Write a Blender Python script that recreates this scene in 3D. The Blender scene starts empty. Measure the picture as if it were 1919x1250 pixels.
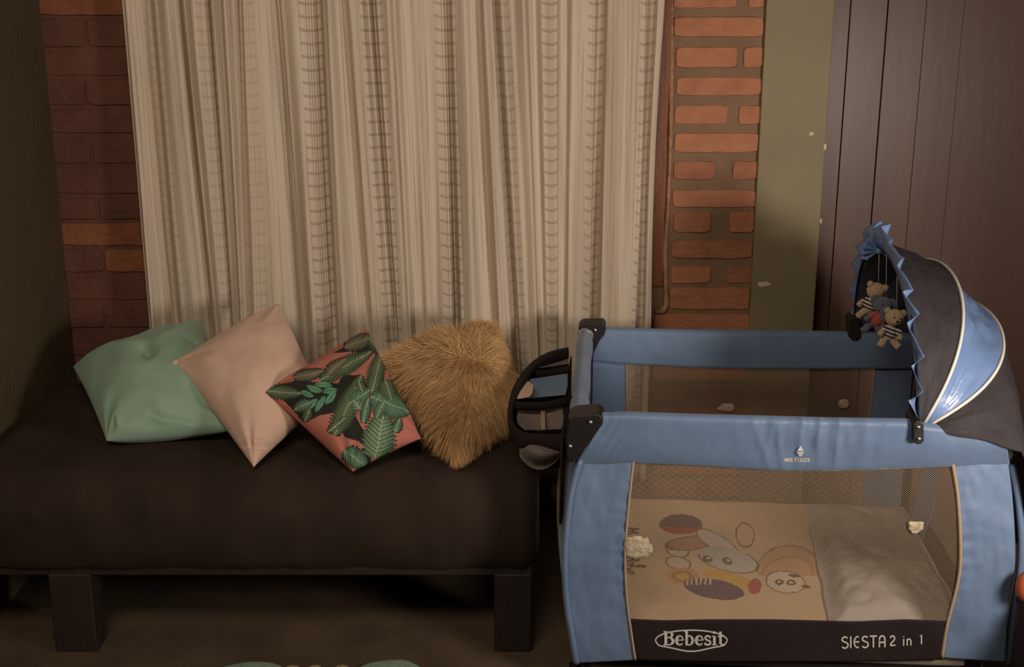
import bpy, bmesh, math, random
import numpy as np
from mathutils import Vector, noise
from mathutils.bvhtree import BVHTree
random.seed(7)
SC = bpy.context.scene
COL = SC.collection
# ------------------------------------------------------------------ camera
PITCH = math.atan(.2875); FPX = 2400.0; CH = 1.86
CP, SP = math.cos(PITCH), math.sin(PITCH)
cam_d = bpy.data.cameras.new('camera'); cam = bpy.data.objects.new('camera', cam_d); COL.objects.link(cam)
cam_d.sensor_width = 36; cam_d.sensor_fit = 'HORIZONTAL'; cam_d.lens = FPX/1919*36
cam_d.clip_start = .05
cam.location = (0, 0, CH); cam.rotation_euler = (math.pi/2-PITCH, 0, 0)
SC.camera = cam
# ------------------------------------------------------------------ world + lights + exposure
SC.view_settings.view_transform = 'Standard'; SC.view_settings.look = 'None'
SC.view_settings.gamma = 1; SC.view_settings.use_curve_mapping = False
SC.view_settings.exposure = 0.0
w = bpy.data.worlds.new('world'); SC.world = w; w.use_nodes = True
w.node_tree.nodes['Background'].inputs[0].default_value = (1.0, .80, .62, 1)
w.node_tree.nodes['Background'].inputs[1].default_value = .034

def area(name, loc, target, sx, sy, power, color, spread=180):
    d = bpy.data.lights.new(name, 'AREA'); d.shape = 'RECTANGLE'; d.size = sx; d.size_y = sy
    d.energy = power; d.color = color; d.spread = math.radians(spread)
    o = bpy.data.objects.new(name, d); COL.objects.link(o); o.location = loc
    o.rotation_euler = (Vector(target)-Vector(loc)).to_track_quat('-Z', 'Y').to_euler()
    return o
area('window_daylight', (1.66, 1.55, 1.22), (.75, 4.0, 1.0), .42, .42, 24, (1.0, .86, .74), 140)
area('room_fill', (-.7, .9, 2.85), (-.5, 4.1, 1.2), 1.4, .8, 22, (1.0, .82, .64), 120)  # added soft fill from overhead
# ------------------------------------------------------------------ geometry helpers
def ray(px, py):
    x = (px-960)/FPX; v = (py-625)/FPX
    return Vector((x, CP-v*SP, -SP-v*CP))     # per unit of view depth
def at_y(px, py, Y):
    d = ray(px, py); return Vector((0, 0, CH))+d*(Y/d.y)
def at_z(px, py, z):
    d = ray(px, py); return Vector((0, 0, CH))+d*((z-CH)/d.z)
def proj(p):
    h = CH-p[2]; zc = p[1]*CP+h*SP
    return 960+FPX*p[0]/zc, 625+FPX*(h*CP-p[1]*SP)/zc
PR = math.radians(4.4); PA = Vector((.1606, 3.025, 0))
PU = Vector((math.cos(PR), -math.sin(PR), 0)); PW = Vector((math.sin(PR), math.cos(PR), 0))
PL, PD, PH = 1.061, .883, .76
def pen(u, v, z): return PA+PU*u+PW*v+Vector((0, 0, z))
def on_pen(px, py, v):
    d = ray(px, py); o = Vector((0, 0, CH))
    t = ((PA+PW*v)-o).dot(PW)/d.dot(PW); return o+d*t

def tag(o, label=None, cat=None, group=None, kind=None):
    if label: o['label'] = label
    if cat: o['category'] = cat
    if group: o['group'] = group
    if kind: o['kind'] = kind
    return o
def empty(name, loc=(0, 0, 0)):
    o = bpy.data.objects.new(name, None); COL.objects.link(o); o.location = loc; o.empty_display_size = .05
    return o
def obj(name, verts, faces, mat=None, parent=None, smooth=True, mats=None, fmi=None, uv=None, colors=None, sharp=0):
    me = bpy.data.meshes.new(name)
    off = Vector(parent.matrix_world.translation) if False else Vector((0, 0, 0))
    if parent is not None:
        p = parent
        while p is not None: off = off+Vector(p.location); p = p.parent
    me.from_pydata([tuple(Vector(v)-off) for v in verts], [], faces)
    for m in (mats or ([mat] if mat else [])): me.materials.append(m)
    if fmi: me.polygons.foreach_set('material_index', fmi)
    me.polygons.foreach_set('use_smooth', [smooth]*len(me.polygons))
    if uv is not None:
        l = me.uv_layers.new(name='UVMap')
        for lp in me.loops: l.data[lp.index].uv = uv[lp.vertex_index]
    if colors is not None:
        a = me.color_attributes.new('print', 'FLOAT_COLOR', 'POINT')
        a.data.foreach_set('color', np.asarray(colors, dtype=np.float32).ravel())
    me.update()
    if sharp: me.set_sharp_from_angle(angle=math.radians(sharp))
    o = bpy.data.objects.new(name, me); COL.objects.link(o)
    if parent is not None: o.parent = parent
    return o
class MB:
    def __init__(s): s.v = []; s.f = []; s.m = []
    def add(s, v, f, m=0):
        b = len(s.v); s.v += [Vector(x) for x in v]; s.f += [tuple(i+b for i in q) for q in f]; s.m += [m]*len(f)
    def box(s, a, b, m=0, bev=0, jit=0):
        x0, y0, z0 = a; x1, y1, z1 = b
        if bev <= 0:
            v = [(x, y, z) for x in (x0, x1) for y in (y0, y1) for z in (z0, z1)]
            s.add(v, [(0, 1, 3, 2), (4, 6, 7, 5), (0, 4, 5, 1), (2, 3, 7, 6), (0, 2, 6, 4), (1, 5, 7, 3)], m); return
        bm = bmesh.new(); bmesh.ops.create_cube(bm, size=1)
        for v in bm.verts: v.co = Vector(((x0+x1)/2+v.co.x*(x1-x0), (y0+y1)/2+v.co.y*(y1-y0), (z0+z1)/2+v.co.z*(z1-z0)))
        bmesh.ops.bevel(bm, geom=list(bm.edges), offset=bev, segments=3, affect='EDGES', profile=.5)
        if jit:
            for v in bm.verts: v.co += Vector([jit*noise.noise(v.co*31+Vector((k*7, 0, 0))) for k in range(3)])
        bm.verts.index_update()
        s.add([v.co for v in bm.verts], [[v.index for v in f.verts] for f in bm.faces], m); bm.free()
    def tube(s, pts, r, n=10, m=0, cap=True, close=False):
        pts = [Vector(p) for p in pts]; N = len(pts); rs = r if hasattr(r, '__len__') else [r]*N
        vs = []; ref = None
        for i, p in enumerate(pts):
            if close: t = pts[(i+1) % N]-pts[i-1]
            else: t = pts[min(i+1, N-1)]-pts[max(i-1, 0)]
            t.normalize()
            if ref is None: ref = Vector((0, 0, 1)) if abs(t.z) < .9 else Vector((1, 0, 0))
            ref = (ref-t*ref.dot(t)).normalized(); b = t.cross(ref)
            for k in range(n):
                a = 2*math.pi*k/n; vs.append(p+(ref*math.cos(a)+b*math.sin(a))*rs[i])
        fs = []
        for i in range(N if close else N-1):
            j = (i+1) % N
            for k in range(n): fs.append((i*n+k, i*n+(k+1) % n, j*n+(k+1) % n, j*n+k))
        if cap and not close: fs += [tuple(range(n))[::-1], tuple((N-1)*n+k for k in range(n))]
        s.add(vs, fs, m)
    def ball(s, c, r, m=0, seg=16, rot=None):
        bm = bmesh.new(); bmesh.ops.create_uvsphere(bm, u_segments=seg, v_segments=max(6, seg//2+2), radius=1)
        rr = Vector(r) if hasattr(r, '__len__') else Vector((r, r, r))
        bm.verts.index_update()
        vs = []
        for v in bm.verts:
            q = Vector((v.co.x*rr.x, v.co.y*rr.y, v.co.z*rr.z))
            if rot is not None: q.rotate(rot)
            vs.append(q+Vector(c))
        s.add(vs, [[v.index for v in f.verts] for f in bm.faces], m); bm.free()
    def grid(s, P, m=0, wrap=False):
        nr = len(P); nc = len(P[0]); v = [p for r in P for p in r]; f = []
        for i in range(nr-1):
            for j in range(nc if wrap else nc-1):
                k = (j+1) % nc; f.append((i*nc+j, i*nc+k, (i+1)*nc+k, (i+1)*nc+j))
        s.add(v, f, m)
    def build(s, name, mat=None, parent=None, smooth=True, mats=None, **k):
        return obj(name, s.v, s.f, mat, parent, smooth, mats, s.m if mats else None, **k)
def lerp(a, b, t): return a+(b-a)*t
def pl_interp(x, xs, ys):
    return float(np.interp(x, xs, ys))
def resample(poly, n):
    poly = [Vector((p[0], p[1])) for p in poly]
    L = [0]
    for a, b in zip(poly, poly[1:]): L.append(L[-1]+(b-a).length)
    out = []
    for i in range(n+1):
        t = L[-1]*i/n
        out.append((float(np.interp(t, L, [p.x for p in poly])), float(np.interp(t, L, [p.y for p in poly]))))
    return out
def crom(vals, t):        # Catmull-Rom through evenly spaced tuples
    n = len(vals)-1; x = max(0, min(n-1e-9, t*n)); i = int(x); f = x-i
    p = [vals[max(0, min(n, i+k))] for k in (-1, 0, 1, 2)]
    return tuple(.5*((2*p[1][k])+(-p[0][k]+p[2][k])*f+(2*p[0][k]-5*p[1][k]+4*p[2][k]-p[3][k])*f*f+(-p[0][k]+3*p[1][k]-3*p[2][k]+p[3][k])*f**3) for k in range(len(p[0])))
def loft(rows, fn, nu, nv):
    R = [resample(r, nu) for r in rows]
    out = []
    for j in range(nv+1):
        t = j/nv; row = []
        for i in range(nu+1):
            x, y = crom([r[i] for r in R], t); row.append(fn(x, y, i/nu, t))
        out.append(row)
    return out
def solid(o, th, off=-1):
    m = o.modifiers.new('solid', 'SOLIDIFY'); m.thickness = th; m.offset = off; return o
def subsurf(o, n=1):
    m = o.modifiers.new('sub', 'SUBSURF'); m.levels = n; m.render_levels = n; return o
def bevel(o, wd, seg=2):
    m = o.modifiers.new('bev', 'BEVEL'); m.width = wd; m.segments = seg; m.limit_method = 'ANGLE'; return o
# ------------------------------------------------------------------ materials
def newmat(name):
    m = bpy.data.materials.new(name); m.use_nodes = True; nt = m.node_tree
    return m, nt, nt.nodes['Principled BSDF']
def N(nt, t, **k):
    n = nt.nodes.new(t)
    for a, b in k.items(): setattr(n, a, b)
    return n
def math_n(nt, op, a, b=None, c=None, clamp=False):
    n = N(nt, 'ShaderNodeMath', operation=op); n.use_clamp = clamp
    for i, x in enumerate((a, b, c)):
        if x is None: continue
        if isinstance(x, (int, float)): n.inputs[i].default_value = x
        else: nt.links.new(x, n.inputs[i])
    return n.outputs[0]
def mat(name, c, rough=.8, var=.0, vs=8, bump=0, bs=60, sheen=0, stretch=(1, 1, 1), spec=.5, c2=None, metal=0, bumpd=.01):
    m, nt, b = newmat(name)
    b.inputs['Base Color'].default_value = (*c, 1); b.inputs['Roughness'].default_value = rough
    b.inputs['Specular IOR Level'].default_value = spec; b.inputs['Metallic'].default_value = metal
    if sheen: b.inputs['Sheen Weight'].default_value = sheen; b.inputs['Sheen Roughness'].default_value = .4
    if var or bump:
        tc = N(nt, 'ShaderNodeTexCoord'); mp = N(nt, 'ShaderNodeMapping'); mp.inputs['Scale'].default_value = stretch
        nt.links.new(tc.outputs['Object'], mp.inputs[0])
    if var:
        n = N(nt, 'ShaderNodeTexNoise'); n.inputs['Scale'].default_value = vs; n.inputs['Detail'].default_value = 5
        nt.links.new(mp.outputs[0], n.inputs[0])
        r = N(nt, 'ShaderNodeValToRGB'); r.color_ramp.elements[0].position = .3; r.color_ramp.elements[1].position = .7
        d = c2 or tuple(x*(1-var) for x in c)
        r.color_ramp.elements[0].color = (*d, 1); r.color_ramp.elements[1].color = (*(c if c2 else tuple(min(1, x*(1+var*.5)) for x in c)), 1)
        nt.links.new(n.outputs[0], r.inputs[0]); nt.links.new(r.outputs[0], b.inputs['Base Color'])
    if bump:
        n = N(nt, 'ShaderNodeTexNoise'); n.inputs['Scale'].default_value = bs; n.inputs['Detail'].default_value = 4
        nt.links.new(mp.outputs[0], n.inputs[0])
        bp = N(nt, 'ShaderNodeBump'); bp.inputs['Strength'].default_value = bump; bp.inputs['Distance'].default_value = bumpd
        nt.links.new(n.outputs[0], bp.inputs['Height']); nt.links.new(bp.outputs[0], b.inputs['Normal'])
    return m
def print_mat(name, rough=.85, bump=.15, sheen=.0):
    m, nt, b = newmat(name); b.inputs['Roughness'].default_value = rough
    a = N(nt, 'ShaderNodeAttribute'); a.attribute_name = 'print'; nt.links.new(a.outputs['Color'], b.inputs['Base Color'])
    n = N(nt, 'ShaderNodeTexNoise'); n.inputs['Scale'].default_value = 350
    tc = N(nt, 'ShaderNodeTexCoord'); nt.links.new(tc.outputs['Object'], n.inputs[0])
    bp = N(nt, 'ShaderNodeBump'); bp.inputs['Strength'].default_value = bump; bp.inputs['Distance'].default_value = .003
    nt.links.new(n.outputs[0], bp.inputs['Height']); nt.links.new(bp.outputs[0], b.inputs['Normal'])
    b.inputs['Specular IOR Level'].default_value = .2
    return m
def net_mat(name, c, pitch=.0062, hole=.40):
    """woven net: staggered round holes, laid out in the cloth's own UV (metres)"""
    m, nt, b = newmat(name)
    b.inputs['Base Color'].default_value = (*c, 1); b.inputs['Roughness'].default_value = .7; b.inputs['Specular IOR Level'].default_value = .25
    uv = N(nt, 'ShaderNodeUVMap'); sp = N(nt, 'ShaderNodeSeparateXYZ'); nt.links.new(uv.outputs[0], sp.inputs[0])
    def latt(du, dv):
        a = math_n(nt, 'ADD', math_n(nt, 'DIVIDE', sp.outputs[0], pitch), du)
        c_ = math_n(nt, 'ADD', math_n(nt, 'DIVIDE', sp.outputs[1], pitch*.8), dv)
        fa = math_n(nt, 'SUBTRACT', math_n(nt, 'FRACT', a), .5); fc = math_n(nt, 'SUBTRACT', math_n(nt, 'FRACT', c_), .5)
        return math_n(nt, 'SQRT', math_n(nt, 'ADD', math_n(nt, 'MULTIPLY', fa, fa), math_n(nt, 'MULTIPLY', math_n(nt, 'MULTIPLY', fc, fc), .7)))
    d = math_n(nt, 'MINIMUM', latt(0, 0), latt(.5, .5))
    mask = math_n(nt, 'GREATER_THAN', d, hole)
    tr = N(nt, 'ShaderNodeBsdfTransparent'); mx = N(nt, 'ShaderNodeMixShader')
    nt.links.new(mask, mx.inputs[0]); nt.links.new(tr.outputs[0], mx.inputs[1]); nt.links.new(b.outputs[0], mx.inputs[2])
    nt.links.new(mx.outputs[0], nt.nodes['Material Output'].inputs[0])
    return m
M = {}
M['mortar'] = mat('mortar', (.235, .145, .088), .95, .3, 10, .7, 70, c2=(.185, .11, .066), bumpd=.006)
M['brick'] = mat('brick', (.44, .19, .105), .95, .4, 14, .8, 90, c2=(.35, .145, .075), bumpd=.006)
M['brick_b'] = mat('brick_dark', (.37, .155, .085), .95, .4, 13, .6, 50, c2=(.26, .105, .058))
M['brick_shaded'] = mat('shaded_maroon_brick', (.13, .050, .032), .95, .4, 9, .6, 50, c2=(.085, .032, .022))  # left pier bricks and mortar: shade of that side put into the colour
M['brick_shaded_warm'] = mat('shaded_orange_brick', (.24, .09, .035), .95, .4, 9, .6, 50, c2=(.16, .055, .025))  # odd warmer bricks of the left pier, colour darkened for shade too
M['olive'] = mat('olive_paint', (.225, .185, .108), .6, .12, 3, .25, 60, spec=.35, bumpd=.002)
M['olive_shaded'] = mat('shaded_olive_paint', (.105, .080, .045), .75, .12, 3, .3, 50, spec=.2)  # the column's olive, darkened so the colour carries the left side's shade
M['door'] = mat('brown_door_paint', (.088, .047, .036), .4, .22, 2.2, .10, 14, stretch=(2.2, 2.2, .3), spec=.35, bumpd=.004)
M['chip'] = mat('bare_plaster', (.62, .50, .38), .9)
M['jamb'] = mat('varnished_wood', (.26, .085, .032), .55, .45, 9, .3, 40, stretch=(6, 6, .6), c2=(.15, .045, .018))
M['caulk'] = mat('caulk', (.42, .22, .12), .8, .4, 30, .6, 80)
M['floor'] = mat('floor', (.10, .069, .044), .6, .3, 5, .15, 30)
M['cover'] = mat('brown_cover', (.038, .025, .019), .95, .3, 6, .35, 160, spec=.15, bumpd=.003)
M['darkwood'] = mat('dark_wood', (.020, .011, .008), .7, .3, 9, .2, 30, stretch=(3, 3, .4))
M['black'] = mat('black_plastic', (.011, .008, .008), .5, .2, 20, .1, 200)
M['blackcloth'] = mat('black_cloth', (.020, .013, .013), .9, .25, 8, .3, 250, spec=.2)
M['band'] = mat('black_band_cloth', (.021, .013, .014), .85, .2, 8, .3, 250, spec=.25)
M['blue'] = mat('blue_satin', (.135, .205, .335), .5, .14, 7, .35, 26, sheen=.2, spec=.4, bumpd=.006)
M['blue_shiny'] = mat('blue_ribbon_satin', (.155, .245, .46), .33, .1, 9, .4, 45, spec=.6, bumpd=.004)
M['navy'] = mat('navy_lining', (.030, .035, .055), .8, .2, 8, .3, 40)
M['canopy'] = mat('charcoal_canopy_cloth', (.038, .033, .037), .75, .25, 5, .5, 16, spec=.3, stretch=(1.5, 1.5, .6))
M['piping'] = mat('white_piping', (.72, .68, .62), .6)
M['tape'] = mat('beige_tape', (.36, .27, .19), .8)
M['net'] = net_mat('beige_net', (.46, .34, .23), hole=.325)
M['net_back'] = net_mat('brown_net', (.46, .34, .245), hole=.315)
M['netw'] = net_mat('pale_net', (.44, .36, .31), .0055, .27)
M['print_white'] = mat('white_print', (.60, .56, .52), .7)
M['patch'] = mat('cream_embroidery', (.66, .55, .38), .9, .35, 90, .8, 300)
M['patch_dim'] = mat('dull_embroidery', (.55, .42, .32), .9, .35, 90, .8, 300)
M['steel'] = mat('steel_bolt', (.75, .72, .68), .25, metal=1.0)
M['mint'] = mat('mint_cotton', (.28, .42, .32), .9, .1, 5, .35, 160, sheen=.15, spec=.15, bumpd=.0015)
M['blush'] = mat('blush_cotton', (.66, .46, .36), .9, .08, 5, .35, 160, sheen=.15, spec=.15, bumpd=.0015)
M['furbase'] = mat('fur_backing', (.50, .31, .14), .95)
M['fur'] = mat('long_fur', (.64, .41, .20), .7, .3, 25, 0, c2=(.54, .33, .15), spec=.2)
M['plush'] = mat('cream_plush', (.62, .45, .29), .95, .12, 60, .8, 260, sheen=.3)
M['plush_grey'] = mat('grey_blue_plush', (.13, .15, .21), .95, .12, 60, .8, 260, sheen=.3)
M['red_stripe'] = None
M['string'] = mat('grey_string', (.42, .40, .40), .7)
M['eye'] = mat('black_bead', (.01, .01, .01), .2)
M['matt'] = mat('mattress_ticking', (.30, .24, .19), .9)
M['blanket'] = mat('grey_blanket', (.46, .40, .36), .95, .25, 6, .5, 40, c2=(.37, .33, .31), spec=.1, bumpd=.004)
M['rug'] = mat('mint_pile', (.22, .36, .23), .95, .3, 40, 1, 150, sheen=.2)
M['rugtuft'] = mat('cream_pile', (.45, .38, .22), .95, .3, 40, 1, 150)
M['stool'] = mat('maroon_wood', (.040, .020, .016), .6, .3, 9, .2, 30, stretch=(3, 3, .4))
M['orange'] = mat('orange_rubber', (.55, .12, .04), .5)
def stripe_mat(name, a, b_, per):
    m, nt, b = newmat(name); tc = N(nt, 'ShaderNodeTexCoord'); sp = N(nt, 'ShaderNodeSeparateXYZ'); nt.links.new(tc.outputs['Object'], sp.inputs[0])
    s = math_n(nt, 'GREATER_THAN', math_n(nt, 'FRACT', math_n(nt, 'DIVIDE', math_n(nt, 'ADD', sp.outputs[2], math_n(nt, 'MULTIPLY', sp.outputs[0], .35)), per)), .5)
    mx = N(nt, 'ShaderNodeMix', data_type='RGBA'); nt.links.new(s, mx.inputs[0]); mx.inputs[6].default_value = (*a, 1); mx.inputs[7].default_value = (*b_, 1)
    nt.links.new(mx.outputs[2], b.inputs['Base Color']); b.inputs['Roughness'].default_value = .9
    return m
M['stripes'] = stripe_mat('navy_white_stripes', (.58, .52, .46), (.025, .027, .045), .0105)
M['red_stripe'] = stripe_mat('red_stripes', (.50, .12, .09), (.38, .06, .05), .006)
def curtain_material():
    m, nt, b = newmat('woven_curtain'); L = nt.links
    uv = N(nt, 'ShaderNodeUVMap'); sp = N(nt, 'ShaderNodeSeparateXYZ'); L.new(uv.outputs[0], sp.inputs[0])
    U, V = sp.outputs[0], sp.outputs[1]
    fu = math_n(nt, 'SUBTRACT', math_n(nt, 'FRACT', math_n(nt, 'ADD', U, .5)), .5)   # -.5..+.5, 0 on a lace band
    au = math_n(nt, 'ABSOLUTE', fu)
    band = math_n(nt, 'LESS_THAN', au, .125)
    core = math_n(nt, 'LESS_THAN', au, .10)
    # rungs: paired thin cross threads every 41 mm
    fv = math_n(nt, 'FRACT', math_n(nt, 'DIVIDE', math_n(nt, 'SUBTRACT', V, math_n(nt, 'MULTIPLY', math_n(nt, 'MULTIPLY', fu, fu), .22)), .041))
    r1 = math_n(nt, 'LESS_THAN', math_n(nt, 'ABSOLUTE', math_n(nt, 'SUBTRACT', fv, .44)), .03)
    r2 = math_n(nt, 'LESS_THAN', math_n(nt, 'ABSOLUTE', math_n(nt, 'SUBTRACT', fv, .56)), .03)
    wide = math_n(nt, 'LESS_THAN', au, .17)
    rung = math_n(nt, 'MULTIPLY', math_n(nt, 'MAXIMUM', r1, r2), wide)
    # uprights of the band
    up = math_n(nt, 'MULTIPLY', math_n(nt, 'GREATER_THAN', math_n(nt, 'SINE', math_n(nt, 'MULTIPLY', fu, 165)), .25), core)
    lace = math_n(nt, 'MAXIMUM', math_n(nt, 'MULTIPLY', up, .5), math_n(nt, 'MULTIPLY', rung, .72))
    cr = N(nt, 'ShaderNodeValToRGB'); L.new(math_n(nt, 'DIVIDE', U, 10), cr.inputs[0]); e = cr.color_ramp.elements
    e[0].position = 0; e[0].color = (.35, .35, .35, 1); e[1].position = 1; e[1].color = (.8, .8, .8, 1)
    for p_, v_ in ((.1, .5), (.2, .3), (.26, 1), (.44, .9), (.5, .9), (.58, .5), (.66, 1), (.75, .9)): q_ = e.new(p_); q_.color = (v_, v_, v_, 1)
    lace = math_n(nt, 'MULTIPLY', lace, cr.outputs[0])
    # fine irregular upright threads over the plain cloth
    cx = N(nt, 'ShaderNodeCombineXYZ'); L.new(math_n(nt, 'MULTIPLY', U, 26), cx.inputs[0]); L.new(math_n(nt, 'MULTIPLY', V, 1.1), cx.inputs[1])
    n1 = N(nt, 'ShaderNodeTexNoise'); n1.inputs['Scale'].default_value = 1; n1.inputs['Detail'].default_value = 3; n1.inputs['Roughness'].default_value = .7; L.new(cx.outputs[0], n1.inputs[0])
    st = N(nt, 'ShaderNodeMapRange'); st.inputs[1].default_value = .50; st.inputs[2].default_value = .64; L.new(n1.outputs[0], st.inputs[0])
    cx2 = N(nt, 'ShaderNodeCombineXYZ'); L.new(math_n(nt, 'MULTIPLY', U, 4), cx2.inputs[0]); L.new(math_n(nt, 'MULTIPLY', V, 60), cx2.inputs[1])
    n2 = N(nt, 'ShaderNodeTexNoise'); n2.inputs['Scale'].default_value = 3; L.new(cx2.outputs[0], n2.inputs[0])
    plain = math_n(nt, 'MULTIPLY', math_n(nt, 'MULTIPLY', st.outputs[0], math_n(nt, 'SUBTRACT', 1, band)), math_n(nt, 'MULTIPLY', n2.outputs[0], .95))
    dark = math_n(nt, 'MAXIMUM', lace, math_n(nt, 'MULTIPLY', plain, .80))
    mx = N(nt, 'ShaderNodeMix', data_type='RGBA'); L.new(dark, mx.inputs[0])
    mx.inputs[6].default_value = (.58, .49, .39, 1); mx.inputs[7].default_value = (.15, .105, .075, 1)
    L.new(mx.outputs[2], b.inputs['Base Color']); b.inputs['Roughness'].default_value = .9; b.inputs['Specular IOR Level'].default_value = .1
    bp = N(nt, 'ShaderNodeBump'); bp.inputs['Strength'].default_value = .35; bp.inputs['Distance'].default_value = .002; bp.invert = True
    L.new(dark, bp.inputs['Height']); L.new(bp.outputs[0], b.inputs['Normal'])
    return m
M['curtain'] = curtain_material()
# ------------------------------------------------------------------ room shell
YB = 4.28                                   # face of the bricks
XL = -1.527                                 # left wall
o = MB(); o.box((XL-.3, -.4, -.1), (3.2, 4.7, 0)); tag(o.build('floor', M['floor'], smooth=False), 'dark brown floor', kind='structure')
o = MB(); o.box((XL-.15, .6, 0), (XL, 4.6, 2.7)); tag(o.build('wall_left', M['olive_shaded'], smooth=False), 'olive painted side wall', kind='structure')
# brick wall: mortar body around the window opening, each brick laid on its face
o = MB()
WX0, WX1, WZ0 = -1.06, .517, .80
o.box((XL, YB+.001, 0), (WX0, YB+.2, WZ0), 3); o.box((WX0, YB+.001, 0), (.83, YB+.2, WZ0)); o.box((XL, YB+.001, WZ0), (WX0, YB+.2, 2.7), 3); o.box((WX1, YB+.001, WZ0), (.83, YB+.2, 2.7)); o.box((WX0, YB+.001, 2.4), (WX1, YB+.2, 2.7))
def brick_px(x0, x1, y0, y1, m):
    a = at_y(x0, y1, YB); b = at_y(x1, y0, YB); w_, h_ = (b.x-a.x)/2, (b.z-a.z)/2; cx_, cz_ = (a.x+b.x)/2, (a.z+b.z)/2
    n = 40; rings = []; sd = random.uniform(0, 99); dy = random.uniform(-.0015, .0015)
    rc = min(.012, h_*.55)
    out = []
    for k in range(n):
        t = 4*k/n; i = int(t); f = t-i
        q = [(1, -1+2*f), (1-2*f, 1), (-1, 1-2*f), (-1+2*f, -1)][i]
        x, z = q[0]*w_, q[1]*h_
        ex, ez = max(0, abs(x)-(w_-rc)), max(0, abs(z)-(h_-rc))
        if ex > 0 and ez > 0:
            d = math.hypot(ex, ez); x = math.copysign(w_-rc+ex/d*rc, x); z = math.copysign(h_-rc+ez/d*rc, z)
        j = .0035*noise.noise(Vector((x*25+sd, z*25, sd)))
        out.append((x+math.copysign(j, x), z+j*.8))
    for s_, y in ((1.0, YB+.03), (1.0, YB+.001), (.985, YB-.0035), (.93, YB-.006), (.6, YB-.006), (.25, YB-.006)):
        k2 = 1 if s_ > .9 else s_
        rings.append([Vector((cx_+x*(1-(1-s_)*(1 if s_ < .9 else h_/w_*1.0)), YB+(y-YB)+dy+(.0025*noise.noise(Vector((x*40+sd, z*40, s_*5))) if y < YB else 0), cz_+z*s_)) for x, z in out])
    b0 = len(o.v); o.v += [p for r in rings for p in r]+[Vector((cx_, YB-.006+dy, cz_))]
    for r in range(5):
        for k in range(n): o.f.append((b0+r*n+k, b0+r*n+(k+1) % n, b0+(r+1)*n+(k+1) % n, b0+(r+1)*n+k)); o.m.append(m)
    for k in range(n): o.f.append((b0+5*n+k, b0+5*n+(k+1) % n, b0+6*n)); o.m.append(m)
rows = [(-8, 28, [(515, 742), (788, 842)]), (62, 135, [(514, 842)]), (172, 247, [(521, 746), (767, 840)]), (282, 350, [(523, 836)]),
        (385, 455, [(516, 712), (750, 832)]), (487, 557, [(515, 824)]), (590, 656, [(512, 668), (728, 820)]), (695, 758, [(509, 814)]),
        (775, 850, [(512, 650), (715, 808)]), (880, 945, [(505, 802)]), (975, 1036, [(503, 650), (708, 802)]), (1052, 1132, [(498, 792)]), (1148, 1215, [(440, 792)]),
        (1232, 1300, [(440, 600), (640, 785)]), (1318, 1390, [(440, 785)]), (1405, 1470, [(440, 560), (600, 780)]), (1490, 1560, [(440, 775)])]
for k in range(6): rows.append((1592+k*80, 1656+k*80, [(440, 775)] if k % 2 else [(440, 600), (640, 770)]))
for k in range(1, 11): rows.append((-44-108*k+36, 28-108*k+36, [(512, 745), (775, 842)] if k % 2 else [(512, 842)]))
for y0, y1, xs in rows:
    for a, b in xs: brick_px(1000+a/1.953, 1000+b/1.953, y0/1.953, y1/1.953, 1 if random.random() < .6 else 2)
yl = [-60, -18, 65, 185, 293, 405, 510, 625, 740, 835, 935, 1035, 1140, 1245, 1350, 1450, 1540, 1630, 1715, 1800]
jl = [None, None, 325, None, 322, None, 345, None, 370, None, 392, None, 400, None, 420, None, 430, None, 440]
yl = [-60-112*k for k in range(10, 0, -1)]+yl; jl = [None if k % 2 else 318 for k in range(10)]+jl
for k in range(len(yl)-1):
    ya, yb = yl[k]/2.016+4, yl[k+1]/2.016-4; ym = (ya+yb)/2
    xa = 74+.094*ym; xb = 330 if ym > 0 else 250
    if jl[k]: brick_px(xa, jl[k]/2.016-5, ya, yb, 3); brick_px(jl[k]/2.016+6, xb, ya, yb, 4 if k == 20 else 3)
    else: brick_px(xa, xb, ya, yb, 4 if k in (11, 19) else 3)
tag(o.build('wall_back', mats=[M['mortar'], M['brick'], M['brick_b'], M['brick_shaded'], M['brick_shaded_warm']], sharp=22), 'rough exposed brick wall behind the curtain', kind='structure')
# window behind the curtain: frame, two leaves with panes
win = empty('window_1', ((WX0+WX1)/2, YB, WZ0)); tag(win, 'wooden window hidden behind the curtain', kind='structure')
o = MB(); jw = .075; ya, yb = YB-.012, YB+.1
o.box((WX1-jw, ya, WZ0), (WX1, yb, 2.4), bev=.004); o.box((WX0, ya, WZ0), (WX0+jw, yb, 2.4), bev=.004)
o.box((WX0, ya+.01, WZ0-.005), (WX1, yb, WZ0+jw), bev=.004); o.box((WX0, ya+.01, 2.4-jw), (WX1, yb, 2.4), bev=.004); o.box((-.27, ya+.01, WZ0+jw), (-.2, yb, 2.4-jw), bev=.004)
o.build('window_frame', M['jamb'], win, False)
o = MB(); o.box((WX0+jw, YB+.05, WZ0+jw), (-.27, YB+.07, 2.4-jw)); o.box((-.2, YB+.05, WZ0+jw), (WX1-jw, YB+.07, 2.4-jw)); o.build('shutter', M['jamb'], win, False)
o = MB()
cz = [(1259, 60), (1259, 130), (1258, 200), (1256, 300), (1252, 400), (1246, 470), (1248, 540), (1250, 570), (1243, 583), (1228, 584)]
o.tube([at_y(x, y, YB-.004) for x, y in [(1259, -20)]+cz], [.006, .007, .009, .008, .006, .007, .010, .008, .011, .012, .008], 8)
tag(o.build('trim_2', M['caulk']), 'smeared filler line along the window frame', kind='structure')
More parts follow.
